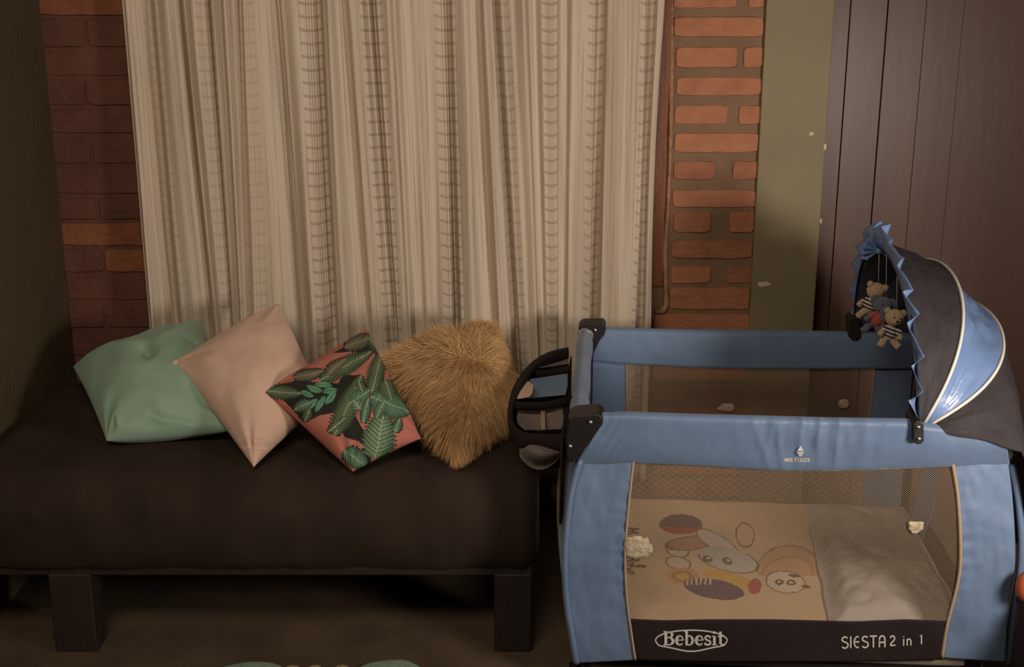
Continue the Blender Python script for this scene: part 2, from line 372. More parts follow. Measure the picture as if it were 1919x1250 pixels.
# olive column
o = MB(); cx0, cx1 = .8205, 1.0415
o.box((cx0, YB-.018, 0), (cx1, YB+.2, 2.7), bev=.004); col = tag(o.build('trim_1', M['olive'], smooth=False), 'olive painted column between bricks and door', kind='structure')
def chip(px, py, rx, ry, seed):
    rnd = random.Random(seed); q = MB(); n = 14; c = at_y(px, py, YB-.0185); s = c.y/FPX*1.08
    ring = [Vector((c.x+rx*s*math.cos(a)*k, c.y, c.z+ry*s*math.sin(a)*k)) for a, k in [(2*math.pi*i/n, rnd.uniform(.7, 1.15)) for i in range(n)]]
    q.add(ring+[p+Vector((0, .001, 0)) for p in ring], [tuple(range(n))]+[(i, (i+1) % n, n+(i+1) % n, n+i) for i in range(n)])
    q.build('paint_chip', M['chip'], col, False)
chip(1427, 533, 7, 5, 1); chip(1437, 532, 7, 4.5, 2); chip(1539, 414, 2, 5, 3); chip(1547, 275, 2.5, 7, 4); chip(1521, 251, 4, 3, 5)
# door / plank panel right of the column
YD = 4.38
door = empty('door_1', (1.9, YD, 0)); tag(door, 'brown painted plank door right of the column', kind='structure')
xs = [1.02, 1.122, 1.246, 1.374, 1.500, 1.628, 1.755, 1.88, 2.01, 2.14, 2.27, 2.4, 2.55, 2.7, 2.85]
for i, (a, b) in enumerate(zip(xs, xs[1:])):
    g = .0028 if i < 3 else (.0007 if i == 3 else .0002)
    q = MB(); q.box((a+(g if i else 0), YD+(.0012 if i in (1, 3) else 0), 0), (b-g*.4, YD+.04, 2.7), bev=.0008 if i < 4 else 0); q.build('plank', M['door'], door, False)
o = MB(); o.box((1.0, YD+.03, 0), (2.9, YD+.1, 2.7)); tag(o.build('wall_right', M['darkwood'], smooth=False), 'wall behind the plank door', kind='structure')
# ------------------------------------------------------------------ curtain
def smooth_knots(x, ks):
    for (a, da), (b, db) in zip(ks, ks[1:]):
        if x <= b:
            t = (x-a)/(b-a); t = max(0, min(1, t)); s = t*t*(3-2*t); return da+(db-da)*s
    return ks[-1][1]
FOLD = [(235, .55), (245, .8), (262, .45), (280, 0), (300, .55), (325, .75), (338, .5), (346, .0), (353, .5), (375, .8), (390, .6), (398, .05), (405, .5), (420, .65), (433, 1), (443, .5),
        (452, .0), (462, .5), (490, .68), (508, .5), (523, .02), (531, .55), (555, .8), (577, .55), (600, .1), (613, .6), (622, .75), (635, .35), (647, .2), (660, .6), (682, .68), (690, .3),
        (702, .05), (709, .55), (733, .8), (744, .95), (753, .5), (768, .45), (780, .62), (800, .3), (815, .42), (830, .42), (840, .0), (850, .55), (870, .78), (885, .4), (898, .35), (908, .8),
        (921, .85), (930, .05), (940, .45), (960, .65), (983, .95), (991, .35), (1003, .28), (1015, .55), (1040, .68), (1052, .35), (1062, .28), (1072, .68), (1095, .8), (1115, .88), (1121, .2),
        (1131, .12), (1139, .7), (1170, .9), (1205, .97), (1211, .25), (1222, .35), (1231, .62), (1242, .55)]
TB = [(235, 291), (280, 334), (346, 407), (398, 441), (433, 462), (453, 471), (523, 575), (588, 618), (620, 650), (645, 690), (698, 742), (740, 770), (838, 855), (880, 902), (929, 968), (988, 1010),
      (1055, 1050), (1125, 1108), (1165, 1150), (1210, 1190), (1242, 1217)]
BAND = [(235, -.55), (292, 0), (392, 1), (459, 2), (585, 3), (697, 4), (837, 5), (940, 6), (1030, 7), (1117, 8), (1213, 9), (1242, 9.35)]
YC = 4.195
NX, NZ = 760, 56
vs, uvs, fs = [], [], []
zt, zb = at_y(960, 0, YC).z, at_y(960, 620, YC).z
for j in range(NZ+1):
    z = lerp(2.36, .13, j/NZ); t = (zt-z)/(zt-zb)
    for i in range(NX+1):
        pt = lerp(235, 1242, i/NX); pb = pl_interp(pt, [a for a, b in TB], [b for a, b in TB])
        xt, xb_ = at_y(pt, 0, YC).x, at_y(pb, 620, YC).x
        tt = max(-.35, min(1.15, t))
        X = lerp(xt, xb_, tt)
        d = smooth_knots(pt, FOLD)
        d2 = .5+.5*math.sin(pt*.043+2.2*t+.8*noise.noise(Vector((pt*.01, t*2, 0))))
        amp = .098*(.85+.25*math.sin(t*2.3+pt*.021))
        y = YC-amp*d-.010*d2-.006*noise.noise(Vector((pt*.03, t*2.5, 3)))
        if pt > 1205: X += -.010*math.sin(math.pi*max(0, min(1, t/.95)))*(pt-1205)/37
        vs.append((X, y, z)); uvs.append((pl_interp(pt, [a for a, b in BAND], [b for a, b in BAND]), z))
for j in range(NZ):
    for i in range(NX): a = j*(NX+1)+i; fs.append((a, a+NX+1, a+NX+2, a+1))
cur = empty('curtain', (-.37, YC, .13)); tag(cur, 'long off-white woven curtain with lace ladder stripes hanging behind the cushions', 'curtain')
solid(obj('curtain_cloth', vs, fs, M['curtain'], cur, uv=uvs), .0012)
o = MB(); hz = []
o.tube([(vs[j*(NX+1)][0]+.003, vs[j*(NX+1)][1], vs[j*(NX+1)][2]) for j in range(NZ+1)], .0035, 8)
o.build('hem', M['curtain'], cur)
rod = empty('curtain_rod', (-.37, YC-.02, 2.37)); tag(rod, 'metal curtain rod above the window', 'curtain rod')
o = MB(); o.tube([(-1.45, YC-.02, 2.365), (.70, YC-.02, 2.365)], .012, 12); o.build('pole', M['black'], rod)
for x in (-1.3, .62):
    o = MB(); o.box((x-.01, YC-.02, 2.35), (x+.01, YB+.03, 2.38)); o.build('bracket', M['black'], rod, False)
# ------------------------------------------------------------------ day bed
bed = empty('daybed', (-.7, 3.7, 0)); tag(bed, 'low wooden daybed under a dark brown cover, holding four cushions', 'bed')
x0, x1, y0, y1, zs0, zs1 = -1.505, .075, 3.185, 4.065, .265, .53
prof = []
rr = .12
for k in range(9): a = math.pi/2*k/8; prof.append((y0+rr-rr*math.cos(a)*1.0, zs1-rr+rr*math.sin(a)))
prof = [(y0+.03, zs0), (y0+.012, zs0+.03), (y0, zs0+.09)]+prof+[(lerp(y0+rr, y1-.03, k/8), zs1) for k in range(1, 9)]+[(y1-.01, zs1-.01), (y1, zs1-.04), (y1, zs0)]
o = MB(); P = []
nx = 120
for i in range(nx+1):
    X = lerp(x0, x1, i/nx); e = min(i, nx-i)/nx*(x1-x0); sq = 1-(max(0, 1-e/.05))**2*.12
    row = []
    for (yy, zz) in prof:
        n = noise.noise(Vector((X*6, yy*5, zz*7))); m_ = noise.noise(Vector((X*22, yy*3, zz*4+4)))
        row.append(Vector((X, (y0+y1)/2+(yy-(y0+y1)/2)*sq+(.007*n+.004*m_)*(1 if yy < y0+.15 else 0), zs0+(zz-zs0)*(1-(1-sq)*.6)+.004*n*(1 if zz > zs0+.1 else 0))))
    P.append(row)
o.grid(P); n0 = len(prof)
o.f += [tuple(range(n0)), tuple(nx*n0+k for k in range(n0))[::-1]]; o.m += [0, 0]
o.build('cover', M['cover'], bed)
o = MB(); o.box((x0+.02, y0+.04, .235), (x1-.02, y1-.02, .285), bev=.004); o.build('frame', M['darkwood'], bed, False)
for (a, b) in ((-1.286, -1.167), (-.050, .055)):
    for yy in (3.22, 3.93):
        o = MB(); o.box((a, yy, 0), (b, yy+.09, .24), bev=.006); o.build('leg', M['darkwood'], bed, False)
# ------------------------------------------------------------------ cushions
def pillow(P00, P10, P11, P01, T, n=90, pinch=.05, seed=0, wr=.004, corner=.5, sag=0, puff=1.0):
    """square cushion from its four corners (counter-clockwise), returns front grid, back grid"""
    P00, P10, P11, P01 = map(Vector, (P00, P10, P11, P01))
    nrm = (P10-P00).cross(P01-P00)+(P11-P10).cross(P01-P11)*-1
    nrm = (P11-P00).cross(P01-P10).normalized()
    if nrm.y > 0: nrm = -nrm
    F, B = [], []
    for j in range(n+1):
        rf, rb = [], []
        for i in range(n+1):
            u = .5-.5*math.cos(math.pi*i/n)*.55-.5*(1-2*i/n)*.45; v = .5-.5*math.cos(math.pi*j/n)*.55-.5*(1-2*j/n)*.45
            a, b = 2*u-1, 2*v-1
            ua = .5+.5*a*(1-pinch*(1-b*b)*abs(a)**1.5); vb = .5+.5*b*(1-pinch*(1-a*a)*abs(b)**1.5)
            p = P00.lerp(P10, ua).lerp(P01.lerp(P11, ua), vb)
            h = T*(max(0, (1-abs(a)**2.2))*max(0, (1-abs(b)**2.2)))**corner
            edge = max(abs(a), abs(b)); w_ = wr*(noise.noise(Vector((a*2.1+seed, b*2.1, 0)))*1.8+.35*noise.noise(Vector((a*5+seed, b*5, 5))))
            # wrinkles running in from each corner
            for cx_, cy_ in ((-1, -1), (1, -1), (1, 1), (-1, 1)):
                dx, dy = a-cx_, b-cy_; dd = math.hypot(dx, dy)
                w_ += wr*1.3*math.exp(-dd*2.2)*math.sin(math.atan2(dy, dx)*11+seed*2+cx_)*min(1, dd*3)
            g = min(1, h/T*3) if T else 0
            dz = Vector((0, 0, -sag*(1-a*a)*(1-b*b)))
            rf.append(p+nrm*(h*puff+w_*g)+dz); rb.append(p-nrm*(h*.8)+dz)
        F.append(rf); B.append(rb)
    return F, B, nrm
def cushion_obj(name, F, B, mat_, parent, mats=None, colorf=None):
    o = MB(); n = len(F)-1; o.grid(F)
    if colorf is None: o.grid([r[::-1] for r in B])
    else: o.grid([r[::-1] for r in B])
    ob = o.build(name, mat_, parent, colors=([colorf(v) for v in o.v] if colorf else None))
    bm = bmesh.new(); bm.from_mesh(ob.data); bmesh.ops.remove_doubles(bm, verts=list(bm.verts), dist=.0004); bmesh.ops.recalc_face_normals(bm, faces=list(bm.faces)); bm.to_mesh(ob.data); bm.free()
    return ob
# mint
c = at_y
A_, B_, C_, D_ = at_z(200, 826, .555), at_z(436, 806, .575), c(378, 600, 4.0), c(138, 688, 3.93)
F, B, nr = pillow(A_, B_, C_, D_, .105, n=180, seed=1, pinch=.03, wr=.006, corner=.45)
t = empty('mint_cushion', (A_+C_)/2); tag(t, 'mint green square cushion at the far left, lying in the corner by the olive wall', 'cushion', 'row of cushions on the daybed')
# a dent near the top edge and a fold near the lower edge
for j, r in enumerate(F):
    for i, p in enumerate(r):
        x, y = proj(p)
        dent = math.exp(-((x-272)/16)**2-((y-655)/12)**2); fold = math.exp(-((y-(776+(x-280)*.20))/5.5)**2)*max(0, min(1, (x-275)/25))*max(0, min(1, (392-x)/40))
        roll = math.exp(-((x-222)/6)**2-((y-795)/13)**2)
        top = math.exp(-((y-(636+(x-355)*.35))/6)**2)*max(0, 1-abs(x-362)/25)
        kk = min(1, max(0, (p-B[j][i]).length-.02)/.07)
        r[i] = p+kk*(-nr*(.030*dent+.014*fold+.014*top)+nr*.016*roll+nr*.012*math.exp(-((y-(786+(x-280)*.20))/7)**2)*max(0, min(1, (x-275)/25))*max(0, min(1, (400-x)/40)))
cushion_obj('cushion_body', F, B, M['mint'], t)
# blush
A_, B_, C_, D_ = at_z(476, 876, .545), c(612, 752, 3.55), c(525, 568, 3.98), c(324, 678, 3.66)
F, B, nr = pillow(A_, B_, C_, D_, .095, n=150, seed=4, pinch=.05, wr=.005)
for j, r in enumerate(F):
    for i, p in enumerate(r):
        x, y = proj(p)
        f = math.exp(-((y-(836+(x-480)*.06))/4)**2)*max(0, 1-abs(x-485)/35)
        r[i] = p-nr*(.012*f)+nr*.006*math.exp(-((y-(828+(x-480)*.06))/5)**2)*max(0, 1-abs(x-485)/35)
t = empty('blush_cushion', (A_+C_)/2); tag(t, 'plain blush pink cushion standing on its corner between the mint and leaf print cushions', 'cushion', 'row of cushions on the daybed')
cushion_obj('cushion_body', F, B, M['blush'], t)
o = MB(); q = c(331, 682, 3.655); o.ball(q, (.016, .012, .013)); o.build('corner_knot', M['blush'], t)
# tropical leaf print
def pc(x, y): return (480+x/4.166, 600+y/4.166)
LEAVES = [((500, 465), (905, 245), 120, 0), ((612, 900), (830, 425), 150, 0), ((905, 570), (978, 240), 110, 0), ((928, 1085), (1000, 725), 215, 1),
          ((905, 600), (1205, 720), 190, 2), ((690, 215), (925, 120), 95, 3), ((60, 550), (350, 575), 100, 0), ((690, 1010), (870, 1150), 130, 2), ((300, 455), (525, 395), 75, 3),
          ((740, 640), (890, 545), 110, 2), ((840, 810), (880, 600), 60, 2), ((1010, 470), (1060, 620), 130, 0), ((830, 560), (800, 470), 70, 0), ((380, 790), (420, 690), 60, 0),
          ((880, 130), (990, 290), 70, 0), ((1000, 640), (940, 760), 90, 2), ((560, 420), (700, 300), 80, 3), ((700, 760), (560, 880), 60, 0), ((430, 640), (300, 700), 80, 2), ((820, 700), (760, 620), 90, 1), ((1090, 880), (1120, 770), 60, 2)]
FRONDS = [((345, 560), (455, 590)), ((395, 510), (520, 560)), ((465, 495), (595, 515)), ((460, 715), (545, 590)), ((545, 655), (625, 560)), ((385, 700), (480, 610)), ((330, 670), (440, 630)),
          ((520, 560), (640, 545))]
DARKP = [[(640, 700), (730, 690), (790, 770), (835, 850), (875, 965), (790, 945), (700, 915), (650, 850)], [(100, 520), (330, 470), (640, 490), (700, 600), (620, 720), (500, 745), (380, 800), (240, 650)],
         [(600, 255), (860, 110), (960, 160), (1010, 260), (930, 260), (780, 245)], [(790, 1010), (900, 1070), (900, 1120), (800, 1130)], [(880, 420), (1000, 300), (1000, 520), (930, 640), (860, 500)],
         [(690, 430), (830, 430), (880, 520), (820, 640), (700, 700), (600, 560)]]
def inpoly(x, y, P):
    r = False; j = len(P)-1
    for i in range(len(P)):
        if (P[i][1] > y) != (P[j][1] > y) and x < (P[j][0]-P[i][0])*(y-P[i][1])/(P[j][1]-P[i][1])+P[i][0]: r = not r
        j = i
    return r
PINK = (.46, .165, .125); DARK = (.022, .024, .020)
LC = [((.15, .21, .12), (.028, .05, .028), (.34, .38, .24)), ((.20, .29, .17), (.04, .085, .048), (.36, .42, .27)), ((.13, .26, .16), (.03, .06, .04), (.30, .38, .25)), ((.23, .22, .15), (.05, .05, .035), (.30, .30, .2))]
def leafcol(p):
    X, Y = proj(p); x, y = (X-480)*4.166, (Y-600)*4.166
    x += 8*noise.noise(Vector((x*.01, y*.01, 1))); y += 8*noise.noise(Vector((x*.01, y*.01, 7)))
    col = PINK
    for P in DARKP:
        if inpoly(x, y, P): col = DARK
    for (a, b) in FRONDS:
        dx, dy = b[0]-a[0], b[1]-a[1]; L = math.hypot(dx, dy); t = ((x-a[0])*dx+(y-a[1])*dy)/L/L; d = ((x-a[0])*dy-(y-a[1])*dx)/L
        if 0 < t < 1 and abs(d) < 24*math.sin(math.pi*t)**.7: col = (.12, .30, .185) if abs(d) > 3 else (.05, .14, .09)
    for (a, b, W_, k) in LEAVES:
        W_ = W_*1.32
        dx, dy = b[0]-a[0], b[1]-a[1]; L = math.hypot(dx, dy); t = ((x-a[0])*dx+(y-a[1])*dy)/L/L; d = ((x-a[0])*dy-(y-a[1])*dx)/L
        if not 0 < t < 1: continue
        s = t*L-abs(d)*.75; ph = (s/ (22 if k != 1 else 34)) % 1
        hw = W_*.5*math.sin(math.pi*t**.8)**.55*(1-.28*ph if k else 1-.4*ph)
        if abs(d) < hw:
            g, dk, rib = LC[k]
            if abs(d) < 3.5: col = rib
            elif ph < .18 or ph > .93: col = dk
            else:
                q_ = abs(d)/hw; f = .55+.45*math.sin(q_*3+ph*2); col = tuple(dk[m]+(g[m]-dk[m])*f for m in range(3))
        elif abs(d) < hw+9 and col == PINK: col = DARK
    return (*col, 1)
A_, B_, C_, D_ = at_z(662, 884, .545), at_z(790, 822, .60), c(688, 616, 3.86), c(496, 735, 3.44)
F, B, nr = pillow(A_, B_, C_, D_, .085, n=230, seed=9, pinch=.055, wr=.005)
t = empty('leaf_cushion', (A_+C_)/2); tag(t, 'cushion with green tropical leaves printed on coral pink', 'cushion', 'row of cushions on the daybed')
cushion_obj('cushion_body', F, B, print_mat('leaf_print'), t, colorf=leafcol)
# furry
A_, B_, C_, D_ = at_z(856, 856, .56), c(962, 770, 3.58), c(918, 622, 3.92), c(738, 676, 3.64)
F, B, nr = pillow(A_, B_, C_, D_, .10, seed=12, pinch=-.04, wr=.003, corner=.45)
t = empty('fur_cushion', (A_+C_)/2); tag(t, 'shaggy golden cream faux fur cushion next to the hanging organizer', 'cushion', 'row of cushions on the daybed')
cushion_obj('cushion_body', F, B, M['furbase'], t)
hv, hf = [], []
rf = random.Random(3); n = len(F)-1; cen = (A_+C_)/2
for k in range(26000):
    G = F if rf.random() < .82 else B
    i, j = rf.randrange(n), rf.randrange(n); p = G[j][i].lerp(G[j+1][i+1], rf.random())
    out = (p-cen); out = (out-nr*out.dot(nr)); edge = min(1, out.length/.22)
    e1 = (F[j][i+1]-F[j][i]); e2 = (F[j+1][i]-F[j][i]); nn = e1.cross(e2)
    if nn.length < 1e-9: continue
    nn.normalize()
    if nn.dot(nr) < 0: nn = -nn
    if G is B: nn = -nn*.3
    clump = Vector((noise.noise(p*9), noise.noise(p*9+Vector((9, 0, 0))), noise.noise(p*9+Vector((0, 9, 0)))))
    d = nn*.34+out.normalized()*.70*edge+Vector((0, 0, -.62))+clump*.5+Vector([rf.gauss(0, .11) for _ in range(3)])
    if out.z > .05: d.z += 1.1*min(1, (out.z-.05)/.10)
    if G is F: d = d.normalized(); k_ = d.dot(nn); d = d+nn*max(0, .34-k_)
    d.normalize(); L = rf.uniform(.04, .07); side = d.cross(Vector((rf.gauss(0, 1), rf.gauss(0, 1), rf.gauss(0, 1)))).normalized()*rf.uniform(.0007, .0013)
    b0 = len(hv); q = p.copy(); dd = d.copy()
    for s_ in range(4):
        wv = side*(1-s_/3.2)
        if s_ < 3: hv += [q-wv, q+wv]
        else: hv.append(q)
        dd = (dd+Vector((0, 0, -.10))+clump*.04).normalized(); q = q+dd*(L/3)
        if q.z < .537: q.z = .537+rf.random()*.003
    hf += [(b0, b0+1, b0+3, b0+2), (b0+2, b0+3, b0+5, b0+4), (b0+4, b0+5, b0+6)]
obj('fur', hv, hf, M['fur'], t)['kind'] = 'stuff'
# ------------------------------------------------------------------ stroke lettering (own glyphs, x right, y up, cap height 1)
def arc(cx, cy, rx, ry, a0, a1, n=10):
    return [(cx+rx*math.cos(math.radians(lerp(a0, a1, k/n))), cy+ry*math.sin(math.radians(lerp(a0, a1, k/n)))) for k in range(n+1)]
GL = {
 'S': (.62, [arc(.32, .74, .24, .24, 30, 200)+arc(.32, .26, .27, .26, 90, -150)]),
 'I': (.22, [[(.11, 0), (.11, 1)]]),
 'E': (.62, [arc(.42, .5, .34, .48, 80, 280), [(.1, .52), (.52, .52)]]),
 'T': (.66, [[(.02, .98), (.62, .98)], [(.32, .98), (.32, 0)]]),
 'A': (.66, [[(.08, 0), (.08, .65)]+arc(.32, .65, .24, .33, 180, 0)+[(.56, 0)], [(.08, .42), (.56, .42)]]),
 '2': (.66, [arc(.32, .72, .22, .26, 170, -40)+[(.12, .14), (.1, .02), (.6, .02)]]),
 'i': (.22, [[(.11, 0), (.11, .68)], [(.11, .9), (.11, .96)]]),
 'n': (.55, [[(.08, 0), (.08, .68)], [(.08, .4)]+arc(.27, .42, .19, .25, 160, 0)+[(.46, 0)]]),
 '1': (.4, [[(.08, .86), (.24, 1), (.24, 0)]]),
 'P': (.6, [[(.1, 0), (.1, 1), (.35, 1)]+arc(.35, .74, .2, .26, 90, -90, 8)+[(.1, .48)]]),
 'R': (.64, [[(.1, 0), (.1, 1), (.35, 1)]+arc(.35, .74, .2, .26, 90, -90, 8)+[(.1, .48)], [(.3, .48), (.58, 0)]]),
 'O': (.72, [arc(.36, .5, .28, .5, 0, 360, 16)]),
 'U': (.68, [[(.08, 1), (.08, .3)]+arc(.33, .28, .25, .28, 180, 360, 8)+[(.58, 1)]]),
 'N': (.68, [[(.08, 0), (.08, 1), (.58, 0), (.58, 1)]]),
 'L': (.52, [[(.1, 1), (.1, 0), (.5, 0)]]),
 'C': (.66, [arc(.36, .5, .28, .5, 50, 310, 12)]),
 'K': (.62, [[(.1, 0), (.1, 1)], [(.55, 1), (.12, .45), (.58, 0)]]),
 'e2': (.6, [arc(.36, .5, .28, .5, 50, 310, 12), [(.1, .5), (.5, .5)]]),
 ' ': (.4, []),
}
GL['F'] = (.6, [[(.1, 0), (.1, 1), (.52, 1)], [(.1, .52), (.45, .52)]])
# heavy serif face: (stroke, width) pairs
GB = {
 'B': (.86, [([(.2, 0), (.2, 1)], .2), ([(.04, .97), (.45, .97)]+arc(.45, .76, .24, .21, 90, -90, 8)+[(.2, .55)], .09), (arc(.47, .76, .2, .16, 60, -60, 6), .17), ([(.45, .53)]+arc(.47, .28, .27, .25, 90, -90, 8)+[(.04, .03)], .09), (arc(.49, .28, .24, .2, 60, -60, 6), .19)]),
 'e': (.66, [(arc(.34, .34, .25, .33, 0, 320, 16), .1), (arc(.3, .34, .2, .28, 110, 250, 8), .19), ([(.12, .36), (.58, .36)], .07)]),
 'b': (.76, [([(.18, 0), (.18, 1)], .19), ([(.02, .97), (.2, .97)], .07), (arc(.38, .34, .24, .33, 130, -140, 12), .1), (arc(.42, .34, .2, .26, 60, -60, 8), .18)]),
 's': (.56, [(arc(.28, .5, .18, .16, 20, 200, 8)+arc(.28, .18, .2, .16, 90, -160, 10), .13), ([(.47, .66), (.47, .46)], .05), ([(.07, .0), (.07, .2)], .05)]),
 'i': (.42, [([(.2, 0), (.2, .64)], .19), ([(.03, .64), (.2, .64)], .06), ([(.02, .02), (.4, .02)], .06), ([(.2, .84), (.2, .97)], .18)]),
 't': (.5, [([(.22, .1), (.22, .95)], .18), ([(.02, .63), (.46, .63)], .08), (arc(.34, .16, .13, .14, 180, 330, 6), .1)]),
}
def strokes_to(mb, pl, w_, put, th=.0008, ox=0, oy=0, sc=1):
    """flat ribbon with mitred joints, laid by put(x, y, lift)"""
    P = [Vector((ox+a*sc, oy+b*sc)) for a, b in pl]; w2 = w_*sc/2; top, n = [], len(P)
    closed = (P[0]-P[-1]).length < 1e-5
    for i, p in enumerate(P):
        if closed and i in (0, n-1): t = (P[1]-P[-2])
        else: t = P[min(i+1, n-1)]-P[max(i-1, 0)]
        t.normalize(); nn = Vector((-t.y, t.x))*w2
        q = p-(t*w2*.2 if i == 0 and not closed else t*0)+(t*w2*.2 if i == n-1 and not closed else t*0)
        top += [put(q.x+nn.x, q.y+nn.y, th), put(q.x-nn.x, q.y-nn.y, th)]
    mb.add(top, [(2*i, 2*i+1, 2*i+3, 2*i+2) for i in range(n-1)])
def write(mb, s, put, size, w_, track=.12, face=None):
    x = 0
    for ch in s:
        adv, sts = (face or GL)[ch]
        for st in sts:
            if face: strokes_to(mb, st[0], st[1], put, ox=x*size, sc=size)
            else: strokes_to(mb, st, w_, put, ox=x*size, sc=size)
        x += adv+track
    return x*size
# ------------------------------------------------------------------ playpen
pp = empty('playpen', pen(PL/2, PD/2, 0)); tag(pp, 'blue folding baby playpen with net sides and black lower band', 'playpen')
def uvm(P):  # metres along the panel
    return [((p-PA).dot(PU), p.z) for r in P for p in r]
BUL = lambda y: .0+.020*math.sin(math.pi*max(0, min(1, (y-866)/375)))
LS_L = [(1083, 862), (1066, 925), (1057, 1000), (1054, 1060), (1058, 1130), (1068, 1195), (1076, 1242)]
LS_R = [(1187, 862), (1180, 925), (1173, 1000), (1171, 1060), (1175, 1130), (1183, 1190), (1190, 1236)]
RS_L = [(1786, 864), (1796, 925), (1801, 1000), (1801, 1060), (1793, 1108), (1777, 1170), (1767, 1232)]
RS_R = [(1889, 864), (1897, 925), (1902, 1000), (1902, 1060), (1893, 1118), (1887, 1180), (1884, 1240)]
def wr_off(x, y, seed, amp):
    return amp*(noise.noise(Vector((x*.02, y*.012, seed)))+.5*noise.noise(Vector((x*.06, y*.03, seed+3))))
def front_patch(name, rows, mt, nu, nv, off, amp=.004, seed=0, th=.002, parent=pp, extra=None):
    P = loft(rows, lambda x, y, u, v: on_pen(x, y, -off-BUL(y)-wr_off(x, y, seed, amp)-(extra(x, y, u, v) if extra else 0)), nu, nv)
    o = MB(); o.grid(P); ob = o.build(name, mt, parent, uv=uvm(P)); solid(ob, th, 0); return ob
def pucker(side):
    def f(x, y, u, v):
        e = (1-u) if side < 0 else u
        return .0022*math.exp(-e*5)*math.sin(y*.24+3*noise.noise(Vector((y*.03, side, 0))))*max(0, 1-abs(y-1020)/170)
    return f
front_patch('side_strip', list(zip(LS_L, LS_R)), M['blue'], 26, 80, .004, .005, 1, .003, extra=pucker(-1))
front_patch('side_strip', list(zip(RS_L, RS_R)), M['blue'], 26, 80, .004, .005, 2, .003, extra=pucker(1))
MT = [(1187, 858), (1300, 866), (1450, 874), (1600, 872), (1700, 868), (1786, 860)]
NB = [(1178, 1160), (1250, 1163), (1330, 1161), (1450, 1161), (1600, 1165), (1700, 1161), (1777, 1164)]
mid = [[a, (1480, a[1]), b] for a, b in zip(LS_R[1:5], RS_L[1:5])]
front_patch('net_panel', [MT]+mid+[NB], M['net'], 60, 40, .001, .003, 3, .0)
bpy.data.objects['net_panel'].modifiers.clear()
BB = [(1191, 1236), (1350, 1240), (1600, 1240), (1767, 1236)]
front_patch('lower_band', [NB, [(1184, 1198), (1480, 1202), (1772, 1200)], BB], M['band'], 60, 12, .003, .003, 4, .003)
lb = bpy.data.objects['lower_band']
# tapes along the net and the outer piping
def bar_px(name, pts, v, r, mt, parent=pp, n=8):
    o = MB(); o.tube([on_pen(x, y, -v-BUL(y)) for x, y in pts], r, n); return o.build(name, mt, parent)
def dens(pts, n=30): return [crom(pts, k/n) for k in range(n+1)]
bar_px('net_binding', dens([(x+1, y) for x, y in LS_R]), .006, .0035, M['tape'])
bar_px('net_binding', dens([(x-1, y) for x, y in RS_L]), .006, .0048, M['tape'])
bar_px('edge_piping', dens([(x+5, y) for x, y in LS_L]), .012, .0085, M['blue'])
bar_px('edge_piping', dens([(1896, 870), (1908, 930), (1915, 1000), (1914, 1060), (1904, 1120), (1895, 1180), (1888, 1245)]), -.03, .010, M['blue'])
# lettering on the band
def put_band(px0, py0, s, slope=0):
    def f(x, y, lift):
        X = px0+x*s; Y = py0-y*s+slope*x*s; return on_pen(X, Y, -.0065-BUL(Y)-wr_off(X, Y, 4, .003)-lift)
    return f
o = MB(); write(o, 'Bebesit', put_band(1243, 1209, 26), 1, .1, .0, GB)
wl = .0
lg = o.build('brand_lettering', M['print_white'], lb); 
o = MB(); el = [(1296+67*math.cos(a)*(1+.0*a), 1200+(19 if math.sin(a) > 0 else 19)*math.sin(a)+(1.6*math.sin(a*5) if math.sin(a) > .3 else 0)) for a in [2*math.pi*k/72 for k in range(73)]]
strokes_to(o, [(a, -b) for a, b in el], 2.6, lambda x, y, l: on_pen(x, -y, -.0065-BUL(-y)-wr_off(x, -y, 4, .003)-l)); o.build('brand_oval', M['print_white'], lb)
o = MB()
xx = write(o, 'SIESTA', put_band(1577, 1215, 21.5, -.03), 1, .13, .1); 
write(o, '2', put_band(1667, 1210, 18.5, -.03), 1, .14, .1); write(o, 'in', put_band(1692, 1210, 18, -.03), 1, .13, .18); write(o, '1', put_band(1723, 1207, 18, -.03), 1, .13)
o.build('model_lettering', M['print_white'], lb)
